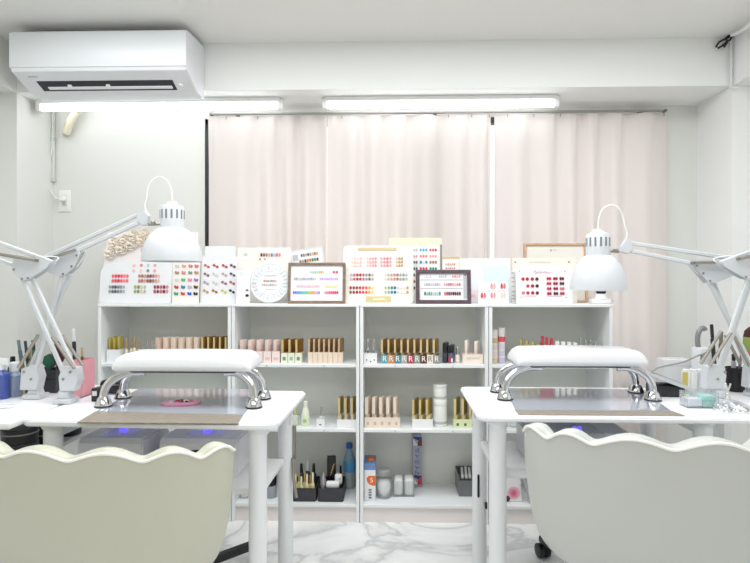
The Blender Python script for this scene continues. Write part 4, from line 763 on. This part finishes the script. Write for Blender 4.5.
lamp('white spring-arm lamp on the left console with its shade over the nail boards', 1.87, (36, 402),
     [(36, 364), (25, 368), (23.5, 389), (40, 389), (43, 376), (40, 366)], [((35, 378), (63, 276)), ((28, 371), (69, 274))], ((23.5, 367), (43, 334)),
     [(80, 249), (83, 254), (77, 267), (67, 276), (60, 276), (44, 269), (31, 266), (46, 256)], [((42, 259), (139, 214.5)), ((78, 251), (141.5, 222))], ((32, 266), (80, 250.5)),
     [(138, 212), (146, 210.5), (149.5, 216), (148.5, 224.5), (143, 226), (138, 221)], (172.3, 202, 228, 261.5, 11.3, 29.2), (36, 389))
lamp('white spring-arm lamp leaning left off the left console, its head beyond the photo', 1.80, (66, 406),
     [(66, 366), (79, 367), (81, 379), (77, 390), (63, 390), (62, 376)], [((67, 378), (24.5, 280)), ((74, 371), (31, 278.5))], ((79, 367), (57, 336)),
     [(17, 257), (14.5, 270), (24, 281), (31, 280), (50, 268), (54, 261), (40, 258)], [((52, 262), (-60, 221)), ((17, 266), (-63, 236))], ((41, 260.5), (1, 254)),
     [(-59, 219), (-66, 217), (-70, 223), (-69, 232), (-64, 239), (-58, 232)], (-93, 209, 236, 271, 11.8, 30), (66, 390))
lamp('white spring-arm lamp at the right edge with its shade before the right curtain', 1.96, (757, 401),
     [(757, 362), (746, 366), (744.5, 387), (761, 387), (764, 374), (761, 364)], [((756, 376), (708, 282)), ((750, 370), (714, 280.5))], ((745, 365), (730, 336)),
     [(691, 260), (690.5, 265), (698, 274), (706, 283), (714, 282.5), (735, 274), (747, 262), (720, 259)], [((738, 259.5), (627, 242.5)), ((692, 263.5), (630, 251))], ((690, 263), (747, 263)),
     [(630, 240), (626, 239), (620, 247), (619, 251.5), (627, 254), (632, 250)], (598, 229.5, 255.5, 290.3, 11.2, 27), (757, 387))
lamp('white spring-arm lamp leaning right from the right table corner, its head beyond the photo', 1.865, (716, 405),
     [(716, 364), (705, 366), (703, 388), (720, 388), (723, 375), (720, 365)], [((714, 378), (747, 278)), ((721, 371), (754, 276))], ((705, 365), (726, 332)),
     [(757, 255), (760, 268), (750, 280), (743, 279), (722, 267), (718, 262), (732, 257)], [((720, 263), (834, 221)), ((756, 264), (837, 235))], ((734, 259), (774, 251)),
     [(833, 219), (840, 217), (844, 223), (843, 232), (838, 239), (832, 232)], (868, 209, 236, 271, 11.8, 30), (716, 388))
# ================================================================= THINGS ON THE LEFT CONSOLE / TABLE
def on(px, py, dz=0): p = PZ(px, py, ZTB); p.z += dz; return p
def openbox(name, label, cat, c, w, d, h, m, rz=0, t=.003, group=None):
    o = thing(name, label, cat, c, rz, group)
    MB().box(-w, w, -d, d, 0, t).box(-w, w, -d, -d+t, t, h).box(-w, w, d-t, d, t, h).box(-w, -w+t, -d+t, d-t, t, h).box(w-t, w, -d+t, d-t, t, h).build('shell', m, o); return o
Yo = 1.985; xo = (wx(20.5, Yo)+wx(62.5, Yo))/2
ob = openbox('pen_organizer', 'black open organizer full of files and pens behind the left lamp bases', 'organizer', (xo, Yo, ZTB), .076, .035, .085, mat('#3B3C40', .45))
MB().box(-.025, -.022, -.032, .032, .003, .08).build('divider', DARK, ob); MB().box(-.074, .074, -.0358, -.035, .05, .053).build('groove', BLACK, ob)
def stick(name, label, cat, x, y, z, h, w, t, c, tip, lx=0, group='tools in the black organizer', ly=0):
    o = thing(name, label, cat, (x, y, z), 0, group); o.rotation_euler = (ly, lx, 0)
    MB().box(-w/2, w/2, -t/2, t/2, 0, h*.8, bev=min(w, t)*.2, seg=1).build('body', mat(c, .4), o); MB().box(-w*.42, w*.42, -t*.42, t*.42, h*.8, h, bev=min(w, t)*.2, seg=1).build('tip', mat(tip, .4), o)
zz = ZTB+.0035
stick('nail_file', 'slate blue file leaning left in the black organizer', 'file', xo-.058, Yo, zz, .19, .014, .004, '#5C7178', '#6F858A', -.16)
stick('nail_file', 'dark navy file beside the slate one in the black organizer', 'file', xo-.045, Yo+.01, zz, .185, .013, .004, '#2F3A40', '#394A50', -.13)
stick('nail_file', 'olive green file in the black organizer behind the lamp arm', 'file', xo-.036, Yo+.02, zz, .185, .016, .004, '#5E7A5A', '#33403A', -.05)
stick('pen', 'yellow pen standing in the black organizer', 'pen', xo-.013, Yo, zz, .135, .009, .009, '#C9BE6A', '#D8CF86', .05)
stick('pen', 'dark pen standing at the left middle of the black organizer', 'pen', xo-.028, Yo-.02, zz, .15, .008, .008, '#3A3A3E', '#8A8A5A', -.02)
stick('pen', 'pink pen standing at the right of the black organizer', 'pen', xo+.045, Yo+.012, zz, .13, .008, .008, '#E2588A', '#F08AB0', .08)
o = thing('brush', 'green fan shaped brush in the black organizer', 'brush', (xo+.022, Yo+.015, zz), 0, 'tools in the black organizer')
MB().tube([(0, 0, 0), (0, 0, .075)], .005, 8).build('handle', BLACK, o); MB().prism([(-.006, .075), (.006, .075), (.026, .10), (.02, .125), (0, .135), (-.02, .125), (-.026, .10)], -.006, .006, 'y', bev=.002).build('bristles', mat('#3E7A66', .8), o)
o = thing('brush', 'round maroon powder brush standing in the black organizer beside the pink box', 'brush', (xo+.058, Yo+.0, zz), 0, 'tools in the black organizer'); o.rotation_euler = (0, .07, 0)
MB().tube([(0, 0, 0), (0, 0, .10)], .006, 10).build('handle', BLACK, o); MB().lathe([(.008, .10), (.016, .11), (.026, .14), (.025, .165), (.014, .182), (0, .186)], 18).build('bristles', mat('#5A2A30', .8, bump=.3, nscale=300), o)
c = on(83.5, 402); c.y = 1.935
pb_ = openbox('file_box', 'pink open box on the back left corner of the left table', 'box', (wx(82.5, c.y), c.y, ZTB), .023, .040, .128, mat('#F2A9B4', .45))
MB().box(-.014, .012, -.0408, -.04, .08, .084).build('label_slot', mat('#C97A88', .5), pb_); MB().box(-.0235, .0235, -.0406, -.0365, .122, .129).build('rim', mat('#EE9CA9', .45), pb_)
stick('pen', 'black pen with a white pointed cap rising from the pink box', 'pen', wx(76, c.y), c.y, ZTB+.004, .235, .011, .011, '#2A2A30', '#F0F0F0', -.04, None)
stick('pen', 'short brown pencil standing in the pink box', 'pencil', wx(81, c.y), c.y+.012, ZTB+.004, .165, .008, .008, '#7A5A48', '#C8A878', -.02, None)
c = on(9, 402)
o = thing('spray_bottle', 'translucent blue bottle with a white top at the left edge', 'bottle', (wx(14.5, 1.9), 1.9, ZTB))
MB().lathe([(0, 0), (.024, 0), (.026, .004), (.026, .075), (.014, .088)], 20).build('body', mat('#A9BAD6', .1, trans=.4), o); MB().lathe([(.014, .088), (.016, .09), (.016, .118), (.012, .122), (0, .122)], 16).build('cap', mat('#E4E8EE', .3), o)
o = thing('spray_bottle', 'deep blue bottle with white trigger cut by the left photo edge', 'bottle', (wx(1, 1.86), 1.86, ZTB))
MB().lathe([(0, 0), (.026, 0), (.028, .004), (.028, .085), (.012, .10)], 20).build('body', mat('#4F63B4', .15, trans=.2), o); MB().lathe([(.012, .10), (.013, .102), (.013, .118), (0, .12)], 14).build('neck', WHITE, o); MB().prism([(-.018, .118), (.028, .118), (.024, .138), (-.012, .142)], -.01, .01, 'y', bev=.003).build('trigger_head', WHITE, o)
rbottle(wx(21.5, 1.91), 1.915, ZTB, .115, .009, mat('#C9B98A', .3), mat('#8F8050', .35, metal=.4), 'slim bottle with a gold brown cap beside the blue bottle', None, .6)
rbottle(wx(-9, 1.95), 1.97, ZTB, .12, .02, mat('#33343A', .3), BLACK, 'black bottle standing behind the deep blue bottle', None, .7); rbottle(wx(8, 1.96), 1.985, ZTB, .13, .018, mat('#3A3B42', .3), BLACK, 'black bottle standing behind the translucent blue bottle', None, .75)
o = thing('nail_clipper', 'small silver clipper lying at the front of the left console', 'clipper', on(4, 408.5, .001), .5)
MB().bar((-.03, 0, .004), (.03, 0, .006), .010, .003, (0, 0, 1)).build('lower_lever', CHROME, o); MB().bar((-.028, 0, .010), (.028, 0, .0065), .008, .002, (0, 0, 1)).build('upper_lever', CHROME, o)
o = thing('tool_case', 'small black case standing behind the front left foot of the left arm rest', 'case', (wx(98, 1.83), 1.835, ZTB+.0002)); MB().box(-.016, .016, -.02, .02, 0, .045, bev=.003).build('body', BLACK, o); MB().box(-.012, .004, -.0208, -.02, .02, .036).build('label_patch', mat('#D8D8DA', .5), o); MB().box(-.0164, .0164, -.0204, .0204, .037, .039).build('lid_seam', mat('#4A4A50', .4), o)
o = thing('tool_pouch', 'black rounded pouch lying between the left arm rest legs', 'pouch', (wx(112, 1.93), 1.955, ZTB+.0016)); MB().box(-.05, .03, -.025, .025, 0, .05, bev=.015, seg=3).build('body', mat('#222226', .5), o); MB().tube([(-.045, -.0255, .03), (.025, -.0255, .034)], .0018, 6).build('zip', STEEL, o)
# ================================================================= THINGS ON THE RIGHT SIDE
o = thing('desk_device', 'black desktop device with a grey sloped lid right of the right arm rest', 'device', (wx(664, 1.99), 1.97, ZTB), math.radians(-6))
MB().box(-.052, .05, -.03, .06, 0, .038, bev=.004).build('base', mat('#232327', .4), o); MB().prism([(-.075, .075), (-.06, .085), (.085, .03), (.085, .018)], -.035, .07, 'y', bev=.002).build('lid', mat('#D4D7DB', .35), o); MB().prism([(-.05, .084), (.06, .042), (.06, .0405), (-.05, .0825)], -.02, .055, 'y').build('screen', mat('#BFC4CA', .15), o)
o = thing('tissue_box', 'pale translucent white box behind the sloped grey device', 'box', (wx(676, 2.12), 2.14, ZTB)); MB().box(-.055, .055, -.035, .03, 0, .11, bev=.008).build('box', mat('#F0F2F3', .3, trans=.15), o); MB().box(-.05, .05, -.0355, -.034, .085, .088).build('lid_line', mat('#DADDE0', .4), o); MB().box(-.02, .02, -.01, .01, .108, .113, bev=.003).build('lid_button', mat('#E3E6E8', .4), o)
o = thing('drill_machine', 'white upright box with grey slot and a bent steel hose behind', 'device', (wx(705, 2.02), 2.04, ZTB)); MB().box(-.024, .024, -.03, .03, 0, .165, bev=.006).build('housing', mat('#EFF1F5', .3), o); MB().box(-.022, -.008, -.0312, -.029, .115, .145, bev=.003).build('slot', mat('#8C9096', .3), o)
MB().tube(spl([(-.008, .01, .163), (-.010, .01, .20), (-.002, .01, .228), (.012, .01, .236), (.018, .01, .228)]), .009, 10).build('hose', mat('#9DA1A4', .3, metal=.5), o)
stick('pen', 'black pen leaning beside the bent steel hose', 'pen', wx(714, 2.0), 1.985, ZTB+.001, .255, .012, .012, '#2A2A2E', '#1F1F22', -.07, None)
for k, (px, c, l) in enumerate(((686.5, '#D6C56A', 'pale bottle with a yellow band at the back of the clear tray'), (693.5, '#EDEEE8', 'white square bottle right of the yellow banded one'), (700.5, '#D8DCE2', 'clear square bottle with grey stripe beside the drill machine'))):
    p = Vector((wx(px, 1.95), 1.955, ZTB)); o = thing('square_bottle', l, 'bottle', p, 0, 'square bottles behind the clear tray')
    MB().box(-.0115, .0115, -.012, .012, 0, .09, bev=.002).build('body', mat('#EFF0EC', .25), o); MB().box(-.010, .010, -.010, .010, .09, .098, bev=.003).build('cap', mat('#F4F4F2', .3), o); MB().box((-.0118 if k != 1 else -.002), (.001 if k != 1 else .002), -.0124, .0, .004, .088).build('color_band', mat(c, .3), o)
p = on(697, 404); o = openbox('clear_tray', 'clear tray with a teal pack on the right table before the lamp base', 'tray', (wx(698, 1.80), 1.795, ZTB+.0002), .050, .025, .05, CLEAR, 0, .002)
MB().box(-.045, -.0, -.02, .02, .004, .03, bev=.004).build('white_content', mat('#E7ECF4', .4), o)
q = thing('teal_pack', 'teal coloured pack lying in the clear tray', 'pack', (wx(705, 1.80), 1.795, ZTB+.0025)); MB().box(-.022, .022, -.02, .02, 0, .038, bev=.006).build('pack', mat('#A5DCD2', .3), q); MB()  .box(-.0222, .0222, -.0203, .0, .02, .024).build('seam', mat('#8CCBC0', .4), q)
c = Vector((wx(737, 2.05), 2.06, ZTB)); pc = thing('pen_cup', 'black pen cup between the right lamp bases', 'cup', c)
MB().lathe([(0, .003), (.028, .003), (.030, .085), (.032, .085), (.030, 0), (0, 0)], 24, cap=False).build('cup', mat('#232328', .4), pc); MB().lathe([(.031, .083), (.0335, .084), (.0335, .088), (.031, .089)], 24, cap=False).build('rim', DARK, pc)
stick('pen', 'black marker with a silver band standing in the black pen cup', 'pen', c.x-.006, c.y, ZTB+.004, .135, .014, .014, '#B9BCC2', '#1D1D22', 0, 'pens in the black cup')
stick('pen', 'grey pen leaning right in the black pen cup', 'pen', c.x+.012, c.y+.01, ZTB+.004, .15, .008, .008, '#8A8C92', '#5A5A60', .12, 'pens in the black cup')
stick('nail_file', 'olive grey file leaning by the right lamp arm', 'file', wx(720, 2.02), 2.02, ZTB+.001, .225, .016, .005, '#6A6A60', '#8A8A78', .02, None)
o = thing('brush_pot', 'white pot at the right photo edge holding the coloured brush', 'pot', (wx(759, 2.02), 2.04, ZTB)); MB().lathe([(0, .003), (.028, .003), (.031, .09), (.033, .09), (.03, 0), (0, 0)], 24, cap=False).build('pot', WHITE, o); MB().lathe([(.031, .088), (.0345, .089), (.0345, .094), (.031, .095)], 24, cap=False).build('rim', WHITE, o)
o = thing('brush', 'large round brush with maroon, green and pink bristles at the right edge', 'brush', (wx(759, 2.02), 2.04, ZTB+.004)); MB().tube([(0, 0, 0), (0, 0, .105)], .008, 10).build('handle', BLACK, o)
MB().lathe([(.008, .104), (.03, .125), (.036, .15)], 20, cap=False).build('pink_bristles', mat('#E0708A', .8), o); MB().lathe([(.036, .15), (.039, .18), (.038, .20)], 20, cap=False).build('green_bristles', mat('#9AAE5A', .8), o); MB().lathe([(.038, .20), (.034, .222), (.02, .236), (0, .24)], 20).build('maroon_bristles', mat('#4A2428', .8), o)
tag(MB().tube(spl([(wx(714, 2.0), 2.0, ZTB+.19), (wx(706, 1.99), 1.985, ZTB+.155), P(697, 356, 1.97), P(684, 362, 1.96), P(670, 365, 1.95), P(658, 368, 1.95), P(652.5, 372, 1.945)]), .003, 6).build('power_cord', mat('#9A9A98', .5)), 'thin grey cord arching from the steel hose to the sloped device', 'cord')
o = thing('scissors', 'silver scissors with ring handles in front of the right lamp base', 'scissors', (wx(728, 1.745), 1.745, ZTB+.001))
for s in (-1, 1):
    MB().tube([(s*.025+.022*math.cos(a), -.012+.034*math.sin(a), .005+.004*(1+math.sin(a))) for a in [2*PI*k/20 for k in range(20)]], .003, 6, True).build('ring_handle', CHROME, o)
    MB().bar((s*.018, .004, .005+.001*s), (-s*.008, .0, .085), .006, .002, (0, 1, 0)).build('blade', CHROME, o)
MB().tube([(0, -.004, .05), (0, .004, .05)], .004, 10).build('pivot', CHROME, o)
o.location.z += .0
# ================================================================= CHAIRS
KZ = [(.24, .20), (.27, .40), (.30, .56), (.33, .71), (.37, .82), (.40, .875), (.45, .925), (.49, .95), (.535, .97), (.60, .99), (.66, .998), (.80, 1.0)]
def kz(z):
    for (a, ka), (b, kb) in zip(KZ, KZ[1:]):
        if z <= b: t = max(0, (z-a)/(b-a)); return ka+(kb-ka)*t
    return 1
def chair(cx, yr, zp, label, base_rot, lgt, rz, leather, hw, va, bx=0):
    dep, amp, zb0 = .15, .0215, .255; SEAT = .29
    o = thing('petal_chair', label, 'chair', (cx, yr+SEAT, 0), math.radians(rz), 'cream petal-back chairs')
    NU = 168; TM = math.radians(85); VA = [0, va[0], va[1], 85]
    def lobe(t):
        d = min(84.999, abs(math.degrees(t))); j = 0 if d < va[0] else 1 if d < va[1] else 2; s = math.sin(PI*(d-VA[j])/(VA[j+1]-VA[j])); return (math.sqrt(s*s+.07)-.2646)/.7698
    def shell(inset, bulge):
        def fn(u, v):
            t = (u*2-1)*TM; top = zp - amp*(1-lobe(t)); z = zb0 + (top-zb0)*v
            k = kz(z - (zp-.71)); bl = bulge*lobe(t)*max(0, 1-(top-z)/.16)
            x = (hw*k-inset+bl)*math.sin(t); y = -SEAT + dep - (dep-inset+bl)*max(0, math.cos(t))**.8 + (1-k)*.24*max(0, math.cos(t))**.5
            return Vector((x, y, z))
        return fn
    fo, fi = shell(0, .005), shell(.036, -.006)
    def back(u, v):
        if v < .45: return fo(u, v/.45)
        if v > .55: return fi(u, (1-v)/.45)
        a = fo(u, 1); b_ = fi(u, 1); q = (v-.45)/.10; m = a.lerp(b_, (1-math.cos(PI*q))/2); m.z += math.sin(PI*q)*.010; return m
    bk = MB().grid(back, NU, 60).build('backrest', leather, o, ang=70)
    bme = bmesh.new(); bme.from_mesh(bk.data); bmesh.ops.holes_fill(bme, edges=[x for x in bme.edges if x.is_boundary], sides=0); bmesh.ops.recalc_face_normals(bme, faces=bme.faces[:]); bme.to_mesh(bk.data); bme.free()
    pip = []
    for i in range(NU+1):
        p = fo(i/NU, 1); q = fi(i/NU, 1); d = (p-q).normalized(); pip.append(p + d*.0015 + Vector((0, 0, .001)))
    MB().tube(pip, .0042, 8).build('piping', mat('#FCFBF3', .35), bk, ang=60)
    sp = [(x*.168, y*.215+.045) for x, y in [(math.copysign(abs(math.cos(a))**.75, math.cos(a)), math.copysign(abs(math.sin(a))**.75, math.sin(a))) for a in [2*PI*k/40 for k in range(40)]]]
    MB().prism(sp, .375, .445, 'z', bev=.018).build('seat', leather, o, ang=60)
    MB().prism([(x*.6, y*.6+.05) for x, y in sp], .345, .375, 'z', bev=.006).build('seat_pan', DARK, o)
    by = .17
    MB().lathe([(.05, .335), (.05, .345), (0, .345)], 20, (bx, by, 0)).build('mount_plate', BLACK, o); MB().lathe([(0, .09), (.026, .09), (.026, .22), (.016, .225), (.016, .336), (0, .336)], 20, (bx, by, 0)).build('gas_post', BLACK, o)
    MB().lathe([(0, .075), (.045, .075), (.05, .09), (.045, .12), (0, .125)], 20, (bx, by, 0)).build('hub', BLACK, o)
    for k in range(5):
        a = math.radians(base_rot-rz+72*k); dx, dy = math.cos(a), math.sin(a); r = lgt
        lg = MB().bar((bx+dx*.03, by+dy*.03, .105), (bx+dx*r, by+dy*r, .075), .036, .028, (0, 0, 1)).build('leg', BLACK, o)
        cc_ = Vector((bx+dx*(r-.005), by+dy*(r-.005), .0285)); n_ = Vector((-dy, dx, 0))
        MB().tube([cc_-n_*.024, cc_-n_*.022, cc_-n_*.006], [.024, .028, .028], 16).tube([cc_+n_*.006, cc_+n_*.022, cc_+n_*.024], [.028, .028, .024], 16).tube([cc_+Vector((0, 0, .02)), cc_+Vector((0, 0, .05))], .008, 8).build('caster', BLACK, lg)
    return o
chair(P(526.5, 440, 1.47).x+.363, 1.34, .717, 'cream petal-back swivel chair pulled up to the right nail table', 104, .405, -7, mat('#C6C8C3', .35, coat=.25, bump=.05, nscale=220), .344, (33, 58), -.04)
chair(P(234, 470, 1.42).x-.376, 1.335, .679, 'cream petal-back swivel chair pulled up to the left nail table', 52, .42, -4, mat('#C8C8B6', .35, coat=.25, bump=.05, nscale=221), .385, (29.5, 57))
# ================================================================= LIGHTS, WORLD, CAMERA
def area(name, loc, sx, sy, en, rot=(0, 0, 0), col=(1, 1, 1)):
    l = bpy.data.lights.new(name, 'AREA'); l.shape = 'RECTANGLE'; l.size = sx; l.size_y = sy; l.energy = en; l.color = col
    o = bpy.data.objects.new(name, l); COL.objects.link(o); o.location = loc; o.rotation_euler = rot; return o
area('fill_light_front', (-.1, 1.55, 2.24), 2.9, .9, 38, col=(.965, .985, 1))  # added fill above the frame, brightens tabletops and cabinets; no visible fixture
area('fill_light_rear', (-.1, -.7, 2.24), 2.6, 1.2, 25, col=(.965, .985, 1))  # unseen fill added behind the camera for beam and cabinet fronts
w = bpy.data.worlds.new('daylight'); SC.world = w; w.use_nodes = True; bg = w.node_tree.nodes['Background']; bg.inputs[0].default_value = (1, .97, .95, 1); bg.inputs[1].default_value = 1.8
cam = bpy.data.cameras.new('camera'); co = bpy.data.objects.new('camera', cam); COL.objects.link(co); SC.camera = co
cam.sensor_fit = 'HORIZONTAL'; cam.sensor_width = 36; cam.lens = 36*F/750; cam.clip_start = .02
co.location = (0, 0, HC); co.rotation_euler = (PI/2, 0, YAW)
SC.view_settings.view_transform = 'Standard'; SC.view_settings.look = 'None'; SC.view_settings.exposure = .06
SC.cycles.max_bounces = 10; SC.cycles.diffuse_bounces = 5; SC.cycles.transparent_max_bounces = 8
SC.cycles.use_denoising = True
